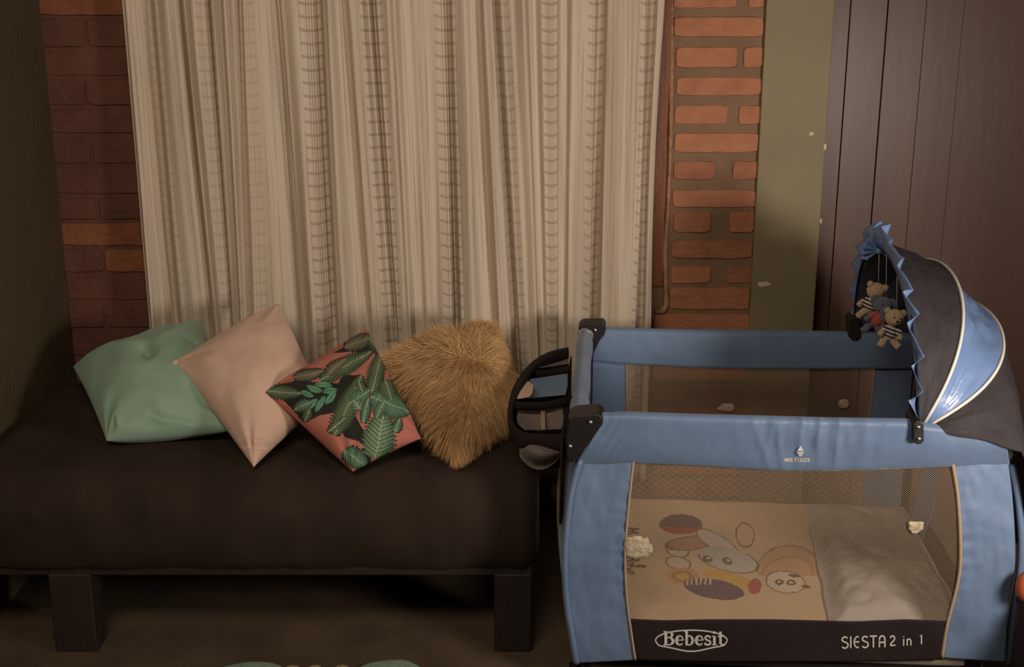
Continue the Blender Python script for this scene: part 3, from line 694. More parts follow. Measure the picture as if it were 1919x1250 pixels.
# top sleeves
def sleeve_front():
    tops = [(1128, 786), (1180, 785), (1300, 789), (1450, 793), (1560, 796), (1700, 798), (1740, 806), (1800, 812), (1868, 822), (1886, 828)]
    bots = [(1078, 870), (1180, 868), (1300, 873), (1450, 882), (1560, 882), (1700, 878), (1740, 876), (1800, 874), (1850, 872), (1893, 870)]
    nu, nv = 220, 26; T_, B_ = resample(tops, nu), resample(bots, nu); P = []
    for j in range(nv+9):
        row = []
        for i in range(nu+1):
            if j <= nv:
                t = j/nv; x, y = lerp(B_[i][0], T_[i][0], t), lerp(B_[i][1], T_[i][1], t)
                off = .004+.020*math.sin(math.pi*min(1, t*.62))**.7+ .012*t
                # gathers hanging from the middle of the rail
                g = math.exp(-((x-1520)/115)**4)*min(1, t*1.7+.15)*(1.15-.35*t)
                ph = x*.155+3.2*noise.noise(Vector((x*.013, t*.7, 0)))+(1-t)*2.4*math.sin(x*.021)
                off += g*(.0125*(.50-abs(math.sin(ph*.5))**.7)*(.6+.6*noise.noise(Vector((x*.02, 3, 3))))+.0045*noise.noise(Vector((x*.07+(1-t)*1.5, t*2.2, 9))))
                off += .006*noise.noise(Vector((x*.010, t*1.4, 21)))+.0012*math.exp(-((x-1140)/25)**2)*math.sin((x+y*.6)*.33)
                p = on_pen(x, y, -off)
            else:
                k = (j-nv)/8; a = k*math.pi*.95; p0 = P[nv][i]; off0 = .017
                p = p0+PW*(off0+.003)*(1-math.cos(a))+Vector((0, 0, .012*math.sin(a)-.02*max(0, k-.5)))
            row.append(p)
        P.append(row)
    # tail down the inside
    P.append([p-Vector((0, 0, .07)) for p in P[-1]])
    o = MB(); o.grid(P[:nv+1]); o2 = MB(); o2.grid(P); ob = o2.build('rail_sleeve', M['blue'], pp); solid(ob, .0015, 0); return ob, BVHTree.FromPolygons([tuple(v) for v in o.v], o.f)
fs_, RAIL = sleeve_front()
def on_rail(px, py, lift=0):
    d = ray(px, py).normalized(); h = RAIL.ray_cast(Vector((0, 0, CH)), d)[0]
    return (h if h is not None else on_pen(px, py, -.03))-PW*(.0016+lift)
def put_rail(px0, py0, s, slope=0):
    def f(x, y, lift): return on_rail(px0+x*s, py0-y*s+slope*x*s, lift)
    return f
o = MB(); write(o, 'PRESS TO UNLOCK', put_rail(1469, 864.5, 6.2), 1, .23, .06*0-.085); o.build('instruction_lettering', M['print_white'], fs_)
o = MB(); q = lambda x, y: on_rail(1500, 845, .003)+(on_pen(x, y, -.03)-on_pen(1500, 845, -.03))
o.add([q(1500, 834), q(1506, 844), q(1494, 844)], [(0, 1, 2)]); o.add([q(1494, 846), q(1506, 846), q(1505, 849), q(1495, 849)], [(0, 1, 2, 3)]); o.add([q(1496, 850.5), q(1504, 850.5), q(1502.5, 853), q(1497.5, 853)], [(0, 1, 2, 3)])
o.build('arrow_print', M['print_white'], fs_)
# inner rails (tubes) hidden in the sleeves, end sleeves
def tube_pen(name, a, b, r, mt, parent=pp, n=14, mid=6, bow=0, nz=.0):
    o = MB(); pts = [pen(*[lerp(a[k], b[k], i/mid)+(bow*math.sin(math.pi*i/mid) if k == 2 else 0) for k in range(3)]) for i in range(mid+1)]
    rs = [r*(1+nz*noise.noise(Vector((i*1.3, r*50, 0)))) for i in range(mid+1)]
    o.tube(pts, rs, n); return o.build(name, mt, parent)
tube_pen('top_rail', (.02, .004, .742), (PL-.02, .004, .718), .009, M['black'])
tube_pen('top_rail', (.02, PD, .745), (PL-.02, PD, .742), .009, M['black'])
tube_pen('end_sleeve', (.005, .04, .738), (.005, PD-.035, .742), .025, M['blue'], mid=16, nz=.25)
tube_pen('end_sleeve', (PL-.01, .02, .715), (PL-.01, PD-.03, .735), .024, M['blue'], mid=10, nz=.2)
# rear sleeve: draped cloth seen from the inside
P = []
for j in range(22):
    row = []
    for i in range(101):
        u = lerp(.025, PL, i/100); s = j/21
        zb_ = .653-.014*math.sin(math.pi*u/PL)
        if s < .6: z = lerp(zb_, .748, s/.6); v = PD-.020-.006*math.sin(math.pi*s/.6)+.003*noise.noise(Vector((u*14, s*3, 0)))
        else: a = (s-.6)/.4*math.pi; z = .748+.014*math.sin(a)-(max(0, (s-.8))*.35); v = PD-.020*math.cos(a)
        row.append(pen(u, v, z-.002*math.sin(u*6)))
    P.append(row)
o = MB(); o.grid(P); ob = o.build('rail_sleeve', M['blue'], pp); solid(ob, .0015, 0)
# rear wall, end walls: strips, net, lower band
def flat_panel(name, f, a0, a1, z0, z1, mt, nu=24, nv=16, th=.002, uvn=False):
    P = [[f(lerp(a0[0] if j == 0 else a0[0], a1, i/nu) if False else lerp(lerp(a0[0], a0[1], j/nv), lerp(a1[0], a1[1], j/nv), i/nu), lerp(z0, z1, j/nv)) for i in range(nu+1)] for j in range(nv+1)]
    o = MB(); o.grid(P); uv = [(lerp(a0[0], a1[0], i/nu), lerp(z0, z1, j/nv)) for j in range(nv+1) for i in range(nu+1)]
    ob = o.build(name, mt, pp, uv=uv)
    if th: solid(ob, th, 0)
    return ob
back = lambda u, z: pen(u, PD-.008+.02*math.sin(math.pi*max(0, min(1, (z-.06)/.62))), z)
flat_panel('side_strip', back, (.0, .01), (.155, .135), .06, .66, M['blue'])
flat_panel('side_strip', back, (.905, .915), (PL, PL), .06, .66, M['blue'])
flat_panel('net_panel', back, (.155, .135), (.905, .915), .06, .66, M['net_back'], 30, 20, 0)
flat_panel('net_binding', back, (.150, .130), (.157, .137), .06, .66, M['tape'], 3)
flat_panel('net_binding', back, (.903, .913), (.909, .919), .06, .66, M['tape'], 3)
lend = lambda v, z: pen(.0-.062*math.sin(math.pi*max(0, min(1, (z-.07)/.64)))*math.sin(math.pi*max(0.05, min(.95, v/PD)))**.5, v, z)
rend = lambda v, z: pen(PL+.055*math.sin(math.pi*max(0, min(1, (z-.07)/.64)))*math.sin(math.pi*max(0.05, min(.95, v/PD)))**.5, v, z)
for f in (lend, rend):
    flat_panel('side_strip', f, (.02, .02), (.16, .16), .07, .72, M['blue'])
    flat_panel('side_strip', f, (PD-.16, PD-.16), (PD-.02, PD-.02), .07, .72, M['blue'])
    flat_panel('net_panel', f, (.16, .16), (PD-.16, PD-.16), .19, .68, M['net_back'], 24, 20, 0)
    flat_panel('lower_band', f, (.16, .16), (PD-.16, PD-.16), .07, .19, M['band'])
    flat_panel('upper_strip', f, (.16, .16), (PD-.16, PD-.16), .66, .73, M['blue'])
for (u, v) in ((.02, .03), (PL-.03, .03), (.02, PD-.04), (PL-.03, PD-.04)):
    o = MB(); o.tube([pen(u, v, .03), pen(u, v, .72)], .011, 10); leg = o.build('leg', M['black'], pp)
    o = MB(); o.box((-.03, -.03, 0), (.03, .03, .055), bev=.008); o.v = [pen(u, v, 0)+PU*p.x+PW*p.y+Vector((0, 0, p.z)) for p in o.v]; o.build('foot', M['black'], leg)
# corner brackets
def bracket(outline, v0, v1, name='corner_bracket', mt=None, bev=.004):
    n = len(outline); o = MB()
    a = [on_pen(x, y, v0) for x, y in outline]; b = [p+PW*(v1-v0) for p in a]
    o.add(a+b, [tuple(range(n))[::-1], tuple(range(n, 2*n))]+[(i, (i+1) % n, n+(i+1) % n, n+i) for i in range(n)])
    ob = o.build(name, mt or M['black'], pp, False); bevel(ob, bev, 3); return ob
def bolt(px, py, v, parent, r=.0055):
    o = MB(); c0 = on_pen(px, py, v)
    o.ball(c0, (r, r*.6, r)); o.build('bolt', M['steel'], parent)
bk = bracket([(1066, 786), (1080, 779), (1122, 776), (1132, 784), (1130, 795), (1118, 812), (1104, 834), (1088, 852), (1076, 866), (1064, 868), (1060, 830)], -.037, .045)
bolt(1107, 792, -.040, bk); bolt(1069, 837, -.040, bk)
bk = bracket([(1085, 612), (1092, 606), (1131, 605), (1136, 612), (1134, 626), (1124, 639), (1113, 663), (1106, 650), (1098, 630), (1085, 622)], PD-.032, PD+.03)
bolt(1116, 619, PD-.034, bk, .006)
bk = bracket([(1706, 608), (1742, 604), (1746, 640), (1736, 660), (1722, 640)], PD-.03, PD+.03)
bk = bracket([(1868, 818), (1900, 822), (1904, 850), (1894, 866), (1884, 850)], -.006, .05)
o = MB(); o.tube([pen(.005, .035, .741), pen(.005, .085, .741)], .0285, 16); o.build('rail_collar', M['black'], pp)
# bright seam end near the front bracket
# embroidered patches on the nets
def patch(px, py, w_, h_, v, mt, seed, parent=pp):
    rnd = random.Random(seed); n = 26; ring = []
    for i in range(n):
        a = 2*math.pi*i/n; k = 1+rnd.uniform(-.12, .10); e = .62
        ring.append((px+w_/2*k*math.copysign(abs(math.cos(a))**e, math.cos(a)), py+h_/2*k*math.copysign(abs(math.sin(a))**e, math.sin(a))))
    a = [on_pen(x, y, v) for x, y in ring]; c0 = on_pen(px, py, v-.0015); inner = [p.lerp(c0, .35)-PW*.002 for p in a]
    b = [p+PW*.002 for p in a]; o = MB()
    o.add(a+inner+b+[c0], [(i, (i+1) % n, n+(i+1) % n, n+i) for i in range(n)]+[(n+i, n+(i+1) % n, 3*n) for i in range(n)]+[((i+1) % n, i, 2*n+i, 2*n+(i+1) % n) for i in range(n)])
    return o.build('embroidered_patch', mt, parent)
patch(1195, 1027, 50, 42, -.028, M['patch'], 3); patch(1216, 1028, 16, 18, -.0285, M['patch'], 5); patch(1717, 987, 31, 19, -.026, M['patch'], 4); patch(1715, 996, 14, 8, -.026, M['patch'], 6)
patch(1364, 764, 28, 16, PD-.002, M['patch_dim'], 7); patch(1352, 766, 16, 6, PD-.002, M['patch_dim'], 8); patch(1582, 757, 20, 17, PD-.002, M['patch_dim'], 9)
# base board + floor of the pen
o = MB(); o.box((.03, .03, .075), (PL-.03, PD-.03, .09)); o.v = [pen(p.x, p.y, p.z) for p in o.v]; o.build('base_cloth', M['blackcloth'], pp, False)
# ------------------------------------------------------------------ bedding in the pen
ma = empty('playpen_mattress', pen(PL/2, PD/2, .09)); tag(ma, 'thin playpen mattress lying inside the playpen under the sheet', 'mattress')
o = MB(); o.box((.03, .025, .092), (PL-.03, PD-.02, .187), bev=.02); o.v = [pen(p.x, p.y, p.z) for p in o.v]; o.build('mattress_body', M['matt'], ma)
o = MB()
for zz in (.105, .175): o.tube([pen(*q, zz) for q in [(.035, .03), (PL-.035, .03), (PL-.035, PD-.025), (.035, PD-.025)]], .004, 6, close=True)
o.build('piping', M['tape'], ma)
def c2(x, y): return (1150+x/3.907, 860+y/3.907)
BASE = (.60, .43, .265)
def ell(x, y, cx_, cy_, rx, ry, rot=0):
    a = math.radians(rot); dx, dy = x-cx_, y-cy_; X = dx*math.cos(a)+dy*math.sin(a); Y = -dx*math.sin(a)+dy*math.cos(a)
    return math.hypot(X/rx, Y/ry)
def seg(x, y, a, b):
    dx, dy = b[0]-a[0], b[1]-a[1]; t = max(0, min(1, ((x-a[0])*dx+(y-a[1])*dy)/(dx*dx+dy*dy))); return math.hypot(x-a[0]-t*dx, y-a[1]-t*dy)
SCR = []      # "Mi Bebe" written down the left edge: glyph strokes turned a quarter
def scr(pts, ox): SCR.extend(((92+(b*95), ox+a*95), (92+(b2*95), ox+a2*95)) for (a, b), (a2, b2) in zip(pts, pts[1:]))
scr([(.0, .1), (.12, 1), (.25, .15), (.42, .95), (.5, .1), (.6, .15)], 505)
scr([(.0, .55), (.05, .08), (.16, .2)], 575)
ox = 715
scr([(0, 0), (.05, 1.0)], ox); scr([(-.08, .9)]+arc(.12, .78, .22, .24, 80, -80, 6)+arc(.14, .28, .26, .28, 80, -120, 6), ox)
for k in range(3):
    if k == 1: scr([(0, .1), (.16, 1.2), (.1, 1.6), (.02, 1.1), (.04, 0)]+arc(.16, .2, .14, .22, -100, 110, 6), ox+65)
    else: scr([(0, .25), (.2, .35)]+arc(.12, .34, .12, .26, 0, 300, 8), ox+(36 if k == 0 else 108))
SCR = [(a, b) for a, b in SCR]
def sheetcol(p):
    X, Y = proj(p); x, y = (X-1150)*3.907, (Y-860)*3.907
    col = BASE; LINE = (.20, .12, .07)
    wob = 7*noise.noise(Vector((x*.03, y*.03, 0))); x += wob; y += wob
    def out(v, r, wd=7): return abs(v-1)*r < wd
    # soft pencil line of a cloud
    if out(ell(x, y, 1290, 830, 235, 190, 0), 200, 10) and y < 830: col = (.36, .19, .10)
    if ell(x, y, 1290, 830, 235, 185, 0) < 1 and y < 860: col = (.52, .30, .16)
    if out(ell(x, y, 1270, 850, 190, 130, -15), 150, 9) and y < 850: col = (.40, .22, .11)
    v = ell(x, y, 1260, 905, 145, 78, 8); col = (.66, .52, .38) if v < 1 else col; col = LINE if out(v, 100, 4) else col
    for (cx_, cy_) in ((1300, 908), (1215, 905)):
        if ell(x, y, cx_, cy_, 34, 20) < 1 and ell(x, y, cx_, cy_, 16, 8) > 1: col = (.10, .07, .05)
    if ell(x, y, 1325, 858, 42, 12, 8) < 1 or ell(x, y, 1410, 938, 34, 10, 8) < 1: col = (.13, .09, .06)
    v = ell(x, y, 965, 560, 66, 88, -8); col = LINE if out(v, 75, 5) else col
    for cx_, cy_, rx, ry, rt, c_ in ((470, 670, 85, 50, 15, (.62, .50, .36)), (475, 765, 90, 45, 10, (.60, .48, .34)), (560, 620, 170, 50, -5, (.46, .24, .14))):
        v = ell(x, y, cx_, cy_, rx, ry, rt); col = c_ if v < 1 else col; col = LINE if out(v, 60, 5) else col
    v = ell(x, y, 760, 615, 175, 55, 30); col = (.62, .52, .42) if v < 1 else col; col = LINE if out(v, 80, 4) else col
    v = ell(x, y, 840, 740, 225, 85, 14); col = (.50, .45, .40) if v < 1 else col; col = LINE if out(v, 100, 4) and y > 700 else col
    for cx_, cy_ in ((835, 750), (690, 735)):
        if ell(x, y, cx_, cy_, 40, 26, 20) < 1: col = (.16, .12, .09)
        if ell(x, y, cx_+8, cy_-6, 16, 10) < 1: col = (.6, .5, .4)
    v = ell(x, y, 840, 880, 200, 48, 14); col = (.62, .36, .10) if v < 1 else col
    v = ell(x, y, 1035, 935, 48, 60, 20); col = (.40, .09, .08) if v < 1 else col
    v = ell(x, y, 505, 862, 122, 62, 0)
    if v < 1: col = (.58, .30, .13)
    if .45 < v < .62: col = (.36, .17, .08)
    if v < .3: col = (.60, .40, .16)
    v = ell(x, y, 735, 955, 225, 72, 10)
    if v < 1 and y > 880+(x-735)*.12: col = (.125, .085, .115) if not (x < 720 and y < 925 and (x*.03) % 1 < .45) else (.62, .5, .36)
    v = ell(x, y, 493, 482, 158, 74, 0)
    if v < 1: col = (.34, .07, .06) if y > 500 else (.13, .075, .085)
    if x < 330 and 480 < y < 930:
        for a, b in SCR:
            if abs(x-a[0]) < 90 and abs(y-a[1]) < 90 and seg(x, y, a, b) < 5.5: col = (.09, .055, .035); break
    return (*col, 1)
nu, nv = 400, 300; P = []
for j in range(nv+1):
    row = []
    for i in range(nu+1):
        u = lerp(.045, .76, i/nu); v = lerp(.028, PD-.035, j/nv)
        z = .1895+.0035*noise.noise(Vector((u*7, v*5, 0)))+.002*math.sin(v*30+u*6)*max(0, v-.5)
        e = min(i/nu, j/nv, (nv-j)/nv)*nu/8
        row.append(pen(u, v, max(.1885, z+.002)))
    P.append(row)
o = MB(); o.grid(P)
sh = o.build('bed_sheet', print_mat('nursery_print'), None, colors=[sheetcol(p) for p in o.v]); solid(sh, .0012, 1)
tag(sh, 'beige printed baby sheet with rabbit, teddy and balloons inside the playpen', 'sheet')
# quilted grey-white blanket heaped at the canopy end
P = []
nu, nv = 90, 90
for j in range(nv+1):
    row = []
    for i in range(nu+1):
        a, b = i/nu, j/nv; u = lerp(.67+.05*b, PL-.03, a); v = lerp(.03, PD-.04, b)
        e = min(1, min(a*.6, 1-a, b, 1-b)*9); e = e*e*(3-2*e)
        h = .014+.010*noise.noise(Vector((u*7, v*6, 4)))+.014*abs(noise.noise(Vector((u*15, v*12, 8))))+.03*math.exp(-((u-.86)/.16)**2-((v-.25)/.22)**2)+.015*math.exp(-((u-.82)/.1)**2-((v-.65)/.18)**2)
        row.append(pen(u+.008*noise.noise(Vector((0, v*9, 1))), v, .193+e*h))
    P.append(row)
o = MB(); o.grid(P); bl = o.build('blanket', M['blanket']); solid(bl, .004, 1)
tag(bl, 'crumpled pale grey blanket heaped in the canopy end of the playpen', 'blanket')
# ------------------------------------------------------------------ canopy
cn = empty('canopy', pen(.84, PD/2, PH)); tag(cn, 'charcoal and blue folding sun canopy with ruffled edge on the playpen', 'canopy')
def hoop(phi, H, u0, pw, n=48, z0=.785, w0=0, w1=PD):
    out = []
    for i in range(n+1):
        t = math.pi*i/n; v = (w0+w1)/2-(w1-w0)/2*math.cos(t); R = H*math.sin(t)**pw if 0 < i < n else 0
        out.append(pen(u0+R*math.sin(phi), v, z0+R*math.cos(phi)))
    return out
R_ = math.radians
H1 = hoop(R_(-3), .35, .840, 1.0, w0=-.01); H2 = hoop(R_(25), .318, .852, .75, w0=-.01); H3 = hoop(R_(55), .302, .862, .66, w0=-.012, z0=.778)
END = []
for i in range(49):
    t = i/48
    if t < .22: k = t/.22; q = pen(lerp(.87, PL+.03, k), -.030-.012*math.sin(k*2), lerp(.775, .728, k)-.004*math.sin(k*9))
    elif t < .30: k = (t-.22)/.08; q = pen(PL+.03+.07*k, lerp(-.04, .0, k), lerp(.728, .40, k))
    elif t < .78: k = (t-.30)/.48; q = pen(PL+.10, lerp(.0, PD, k), .38+.02*math.sin(k*12))
    else: k = (t-.78)/.22; q = pen(lerp(PL+.10, .87, k), PD+.02, lerp(.38, .775, k))
    END.append(q)
def span(name, Ha, Hb, mt, nj=16, sag=.0, amp=.004, seed=0, bul=0, inset=False):
    P = []
    for j in range(nj+1):
        s = j/nj; row = []
        for i, (a, b) in enumerate(zip(Ha, Hb)):
            p = a.lerp(b, s); t = i/(len(Ha)-1)
            c0 = pen(.86, PD/2, .80); out = (p-c0).normalized(); k = math.sin(math.pi*s)*math.sin(math.pi*t)**.6
            p = p-out*sag*k+out*bul*k+out*amp*k*2*(noise.noise(Vector((s*3+seed, t*16, 0)))+.6*noise.noise(Vector((s*8+t*9, t*20, seed))))
            row.append(p)
        P.append(row)
    o = MB(); o.grid(P); ob = o.build(name, mt, cn); solid(ob, .0012, 0); return ob
span('hood_panel', H1, H2, M['canopy'], sag=.006, amp=.006, seed=1)
span('gusset_panel', H2, H3, M['blue_shiny'], sag=.016, amp=.009, seed=5)
span('rear_panel', H3, END, M['canopy'], 30, sag=-.035, amp=.007, seed=9)
IN = lambda H_: [pen(.86, PD/2, .79)+(p-pen(.86, PD/2, .79))*.95 for p in H_]
span('lining', IN(H1), IN(H2), M['navy']); span('lining', IN(H2), IN(H3), M['navy'], sag=.022, amp=.002)
for nm, H_, r, mt in (('hoop_piping', H2, .0042, M['piping']), ('hoop_piping', H3, .0042, M['piping']), ('hoop', H1, .0055, M['navy'])):
    o = MB(); o.tube([p+Vector((0, 0, .001))-PW*.001 for p in H_], r, 8); o.build(nm, mt, cn)
# ruffle: pleated ribbon standing off the first hoop
P = []; n = 420; rr_ = random.Random(11)
HH = hoop(R_(-3), .35, .838, 1.0, n, w0=-.014)
kn = [0]
while kn[-1] < n: kn.append(kn[-1]+rr_.randint(9, 19))
off = [rr_.uniform(.5, 1.0)*(1 if k % 2 else -1) for k in range(len(kn))]
wid = [rr_.uniform(.75, 1.25) for k in kn]
for i in range(n+1):
    t = i/n; a = HH[max(0, i-1)]; b = HH[min(n, i+1)]; tg = (b-a).normalized()
    out = Vector((0, 0, 0))+tg.cross(PU); 
    if out.dot(HH[i]-pen(.84, PD/2, .80)) < 0: out = -out
    zz = float(np.interp(i, kn, off)); wd = .044*float(np.interp(i, kn, wid))*(.38+.85*math.sin(math.pi*min(1, t*1.02))**1.2)
    row = []
    for k in range(5):
        s = k/4
        row.append(HH[i]-PU*.004+out*(wd*s-.010*(1-s)-.008)-PU*(.021*zz*s**1.1+.004*s)+tg*.016*zz*s+out*.010*s*noise.noise(Vector((i*.09, k*.8, 5))))
    P.append(row)
o = MB(); o.grid(P); ob = o.build('ruffle', M['blue_shiny'], cn); solid(ob, .0008, 0)
# gathered bow at the top of the ruffle
o = MB(); kc = at_y(1648, 470, 3.50); o.ball(kc, (.010, .008, .009))
for a0, a1, L_, sd_ in ((115, 215, .048, 1), (-40, 70, .034, 2)):
    P = []
    for j in range(7):
        row = []
        for i in range(33):
            an = math.radians(lerp(a0, a1, i/32)); r_ = L_*j/6*(1+.12*math.sin(i*.9+sd_))
            row.append(kc+Vector((math.cos(an)*r_, -.010*math.sin(i*.85)*j/6, math.sin(an)*r_)))
        P.append(row)
    o.grid(P)
ob = o.build('bow', M['blue_shiny'], cn); solid(ob, .001, 0)
# clamps
def clamp(pts, v0, v1, bolts):
    n = len(pts); o = MB(); a = [on_pen(x, y, v0) for x, y in pts]; b = [p+PW*(v1-v0) for p in a]
    o.add(a+b, [tuple(range(n))[::-1], tuple(range(n, 2*n))]+[(i, (i+1) % n, n+(i+1) % n, n+i) for i in range(n)])
    ob = o.build('clamp', M['black'], cn, False); bevel(ob, .003, 3)
    for x, y in bolts:
        q = MB(); c0 = on_pen(x, y, v0-.002); q.ball(c0, (.006, .004, .006)); q.build('bolt', M['steel'], ob)
rnd_rect = lambda x0, y0, x1, y1, r=6: [(x0+r, y0), (x1-r, y0), (x1, y0+r), (x1, y1-r), (x1-r, y1), (x0+r, y1), (x0, y1-r), (x0, y0+r)]
clamp(rnd_rect(1712, 789, 1732, 833), -.056, .035, [(1722, 801), (1723, 823)])
clamp(rnd_rect(1591, 594, 1613, 637), PD-.038, PD+.03, [])
# ------------------------------------------------------------------ plush toys hanging from the canopy
def fused(mb, name, mt, parent, vox=.0016):
    ob = mb.build(name, mt, parent); m = ob.modifiers.new('fuse', 'REMESH'); m.mode = 'VOXEL'; m.voxel_size = vox; m.use_smooth_shade = True
    s = ob.modifiers.new('s', 'SMOOTH'); s.iterations = 4; s.factor = .6
    return ob
def toy(name, label, head, Y, top, kind, tilt=0, face=True):
    h = at_y(*head, Y); t = empty(name, h); tag(t, label, 'plush toy', 'plush toys hanging from the canopy')
    k = .00168                                   # metres per photo pixel at this depth
    R = lambda x, z: Vector((x*math.cos(tilt)+z*math.sin(tilt), 0, z*math.cos(tilt)-x*math.sin(tilt)))*k
    V = lambda x, z, y=0: h+R(x, z)+Vector((0, y*k, 0))
    pm = M['plush_grey'] if kind == 'elephant' else M['plush']
    f = -1 if face else 1
    o = MB(); r = 14*k
    o.ball(h, (r*1.12, r, r)); 
    if kind == 'bear':
        o.ball(V(-13, 9, 2*-f), 6*k); o.ball(V(13, 9, 2*-f), 6*k); o.ball(V(1, -4, 10*f), (7*k, 6*k, 5.5*k))
    else:
        o.ball(V(-14, 3, 2), (9*k, 3*k, 10*k)); o.ball(V(14, 6, 2), (9*k, 3*k, 10*k)); o.tube([V(0, -4, 12*f), V(1, -12, 16*f), V(4, -19, 17*f), V(9, -22, 16*f)], [5*k, 4*k, 3*k, 2.5*k], 10)
    o.ball(V(0, -26), (11*k, 9*k, 14*k)); o.ball(V(0, -14), (6*k, 6*k, 6*k))
    o.tube([V(-9, -19, 2*f), V(-16, -27, 5*f), V(-18, -33, 6*f)], [5*k, 5*k, 5.5*k], 10); o.tube([V(9, -19, 2*f), V(15, -27, 5*f), V(16, -33, 6*f)], [5*k, 5*k, 5.5*k], 10)
    o.tube([V(-6, -36, 0), V(-11, -46, 4*f), V(-13, -51, 6*f)], [6*k, 6*k, 6.5*k], 10); o.tube([V(6, -36, 0), V(13, -43, 4*f), V(18, -46, 6*f)], [6*k, 6*k, 6.5*k], 10)
    fused(o, 'body', pm, t)
    o = MB(); o.ball(V(0, -26), (12.3*k, 10.3*k, 12*k)); o.ball(V(0, -17), (9*k, 8*k, 6*k))
    o.tube([V(-7, -18, 1*f), V(-14, -25, 4*f)], [6*k, 6.3*k], 10); o.tube([V(7, -18, 1*f), V(14, -25, 4*f)], [6*k, 6.3*k], 10)
    fused(o, 'shirt', M['red_stripe'] if kind == 'elephant' else M['stripes'], t)
    if face:
        for x in (-5, 6): q = MB(); q.ball(V(x, 2, -12.6), 1.5*k, seg=10); q.build('eye', M['eye'], t)
        if kind == 'bear': q = MB(); q.ball(V(1, -3, -15.4), (2.5*k, 1.5*k, 2*k), seg=10); q.build('nose', M['eye'], t)
    o = MB(); a = V(0, 13); b = at_y(*top, Y)
    o.tube([a, a.lerp(b, .5), b], .0011, 6); o.build('string', M['string'], t)
    return t
toy('plush_bear', 'cream plush bear in striped shirt with its back turned, highest of three hanging toys', (1642, 545), 3.50, (1648, 470), 'bear', .25, False)
toy('plush_elephant', 'grey-blue plush elephant in a red shirt hanging behind the two bears', (1655, 572), 3.44, (1662, 466), 'elephant', .35, True)
toy('plush_bear', 'cream plush bear in striped shirt facing the room, lowest of three hanging toys', (1677, 595), 3.36, (1682, 500), 'bear', .18, True)
# ------------------------------------------------------------------ organizer on the left end
og = empty('hanging_organizer', pen(-.10, .45, .5)); tag(og, 'black rounded nappy organizer with net pockets hanging on the left end of the playpen', 'organizer')
RIM = [(1066, 655), (1030, 664), (998, 684), (972, 718), (959, 758), (958, 790), (973, 811), (1006, 818), (1060, 819)]
RZ = [.735, .73, .72, .71, .695, .68, .668, .66, .66]
rim = [at_z(x, y, z) for (x, y), z in zip(RIM, RZ)]
rimd = [Vector(crom([tuple(p) for p in rim], k/48)) for k in range(49)]
# rim wall: thick dark band following the D
P = []
for p in rimd:
    cen = pen(-.02, .45, p.z); out = (p-cen); out.z = 0; out.normalize(); row = []
    for a, b in ((.0, -.040), (.008, -.030), (.012, -.005), (.006, .006), (-.006, .006), (-.012, -.004), (-.012, -.036)): row.append(p+out*a+Vector((0, 0, b)))
    P.append(row+[row[0]])
o = MB(); o.grid(P); o.build('rim', M['blackcloth'], og)
# outer wall under the rim
P = []
for p in rimd:
    cen = pen(-.02, .45, p.z); P.append([p+(cen-p)*(.02+.30*s_)+Vector((0, 0, -.035-.085*s_*(1))) for s_ in (0, .3, .6, 1.0)])
o = MB(); o.grid(P); ob = o.build('outer_wall', M['blackcloth'], og); solid(ob, .003, 1)
o = MB(); P2 = [[r[-1], pen(-.02, max(.02, min(PD-.05, (r[-1]-PA).dot(PW))), r[-1].z)] for r in P]; o.grid(P2); o.build('bottom', M['blackcloth'], og)
# back wall against the pen
o = MB(); a0, a1 = pen(-.038, .04, 0), pen(-.038, .80, 0)
for (a, b) in ((a0, a1),): o.add([a+Vector((0, 0, .46)), b+Vector((0, 0, .5)), b+Vector((0, 0, .685)), a+Vector((0, 0, .67))], [(0, 1, 2, 3)])
ob = o.build('back_wall', M['blackcloth'], og); solid(ob, .006, 0)
# dividers
def divider(p0, p1):
    a, b = at_z(*p0, .705), at_z(*p1, .705); o = MB(); up = Vector((0, 0, 1)); t_ = (b-a).normalized(); nn = t_.cross(up)*.0065
    P = []
    for k in range(13):
        q = a.lerp(b, k/12)-up*.008*math.sin(math.pi*k/12); P.append([q-nn-up*.018, q-nn*.8, q+up*.004, q+nn*.8, q+nn-up*.018])
    o.grid(P); ob = o.build('divider', M['blackcloth'], og); solid(ob, .002, 0)
divider((990, 694), (1070, 687)); divider((966, 755), (1064, 746))
# linings, nets
def pocket(name, rows, z0, mt, nu=20, nv=12, sag=.03, uvs_=False):
    P = loft(rows, lambda x, y, u, v: at_z(x, y, z0)-Vector((0, 0, sag*math.sin(math.pi*u)*math.sin(math.pi*v))), nu, nv)
    o = MB(); o.grid(P); uv = [((p-PA).dot(PU), (p-PA).dot(PW)) for r in P for p in r]
    return o.build(name, mt, og, uv=uv)
pocket('net_pocket', [[(1012, 668), (1068, 654)], [(998, 683), (1070, 672)], [(990, 692), (1066, 682)]], .712, M['netw'], sag=.01)
pocket('blue_lining', [[(984, 712), (1064, 700)], [(974, 732), (1064, 722)], [(968, 748), (1060, 740)]], .693, M['blue'], sag=.03)
pocket('paper_insert', [[(984, 710), (1000, 722)], [(972, 735), (998, 736)], [(970, 748), (992, 744)]], .697, M['blush'], sag=.0)
pocket('net_pocket', [[(972, 768), (1010, 760), (1055, 757)], [(969, 782), (1056, 776)], [(973, 796), (1056, 792)], [(985, 806), (1052, 804)]], .672, M['netw'], sag=.02)
pocket('net_seam', [[(1013, 760), (1021, 759)], [(1014, 785), (1022, 785)], [(1015, 805), (1022, 805)]], .674, M['tape'], 4, 8, sag=.0)
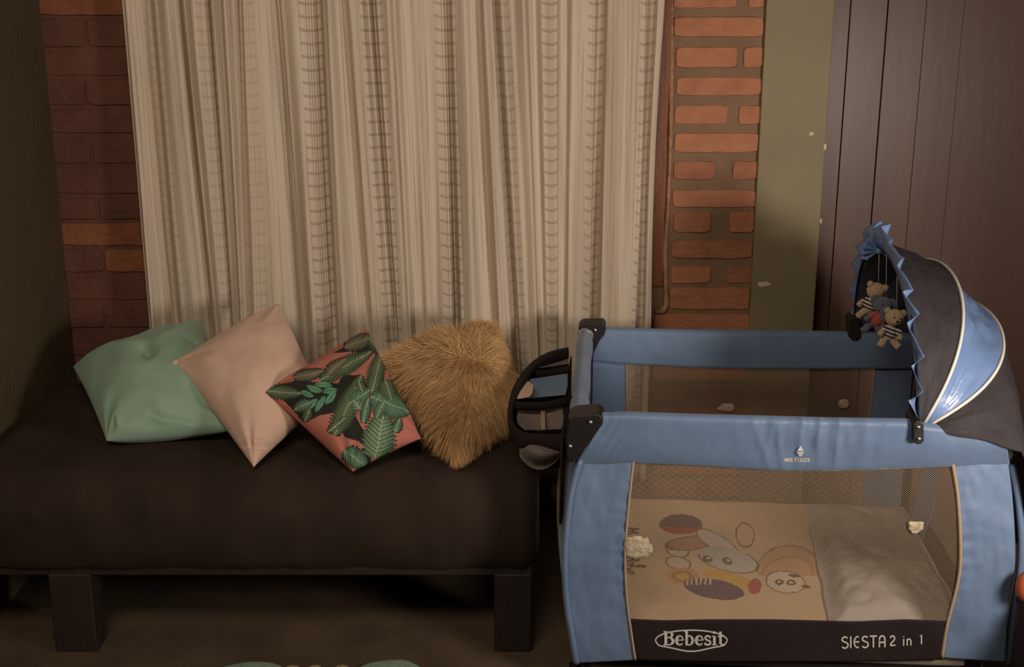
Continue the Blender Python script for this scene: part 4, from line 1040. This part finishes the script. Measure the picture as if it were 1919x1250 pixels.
# hanging net pouch on the front of the organizer
P = []
for j in range(13):
    s = j/12; row = []
    for i in range(33):
        a = i/32; x = lerp(974, 1056, a); ytop = lerp(826, 845, a); ybot = 828+52*math.sin(math.pi*min(1, a*.93+.07))**.45
        y = lerp(ytop, max(ytop+2, ybot), s); Yd = 3.20-.05*math.sin(math.pi*a)*math.sin(math.pi*min(1, s+.15))
        row.append(at_y(x, y, Yd))
    P.append(row)
o = MB(); o.grid(P); o.build('net_pouch', M['netw'], og, uv=[(p.x, p.z) for r in P for p in r])
P = [[at_y(lerp(980, 1062, a), lerp(y_, y_+8, a), 3.26+.06*s) for a in [k/12 for k in range(13)]] for s, y_ in ((0, 826), (.3, 840), (.7, 856), (1, 870))]
o = MB(); o.grid(P); o.build('pouch_back', M['blackcloth'], og)
# ------------------------------------------------------------------ things at the frame's edge
def mat_lobe(o, cx_, cy_, rx, ry, h, seed, m=0):
    n = 40; P = []
    for j in range(7):
        s = j/6; row = []
        for i in range(n):
            a = 2*math.pi*i/n; k = 1+.05*noise.noise(Vector((math.cos(a)*2, math.sin(a)*2, seed)))
            e = .75; R1 = math.cos(s*math.pi/2)**.35 if s < 1 else 0.0
            row.append(Vector((cx_+rx*k*R1*math.copysign(abs(math.cos(a))**e, math.cos(a)), cy_+ry*k*R1*math.copysign(abs(math.sin(a))**e, math.sin(a)), .001+h*math.sin(s*math.pi/2))))
        P.append(row)
    o.grid(P, m, wrap=True)
rug = empty('bath_mat', (-.53, 2.85, 0)); tag(rug, 'mint green fluffy mat with scalloped edge lying on the floor before the daybed', 'mat')
o = MB(); mat_lobe(o, -.71, 2.895, .13, .26, .03, 1); mat_lobe(o, -.33, 2.905, .125, .26, .03, 2); mat_lobe(o, -.53, 2.83, .30, .27, .026, 3)
o.build('pile', M['rug'], rug)
for x in (-.597, -.535, -.463):
    o = MB(); mat_lobe(o, x, 3.095, .022, .02, .026, x); o.build('tuft', M['rugtuft'], rug)
st = empty('wooden_chest', (1.5, 2.66, 0)); tag(st, 'low dark maroon wooden chest cut by the right edge of the photo', 'chest')
o = MB(); o.box((1.275, 2.41, .02), (1.73, 2.91, .315), bev=.006); o.build('body', M['stool'], st, False)
o = MB(); o.box((1.27, 2.40, .317), (1.74, 2.92, .345), bev=.006); o.build('lid', M['stool'], st, False)
for (x, y) in ((1.28, 2.42), (1.68, 2.42), (1.28, 2.86), (1.68, 2.86)):
    o = MB(); o.box((x, y, 0), (x+.04, y+.04, .02)); o.build('foot', M['stool'], st, False)
o = MB(); q = at_y(1932, 1075, 2.86); o.ball((q.x, q.y, .346+.042), (.032, .032, .042), seg=24)
tag(o.build('rubber_ball', M['orange']), 'orange rounded toy on the dark chest at the right edge of the photo', 'toy')
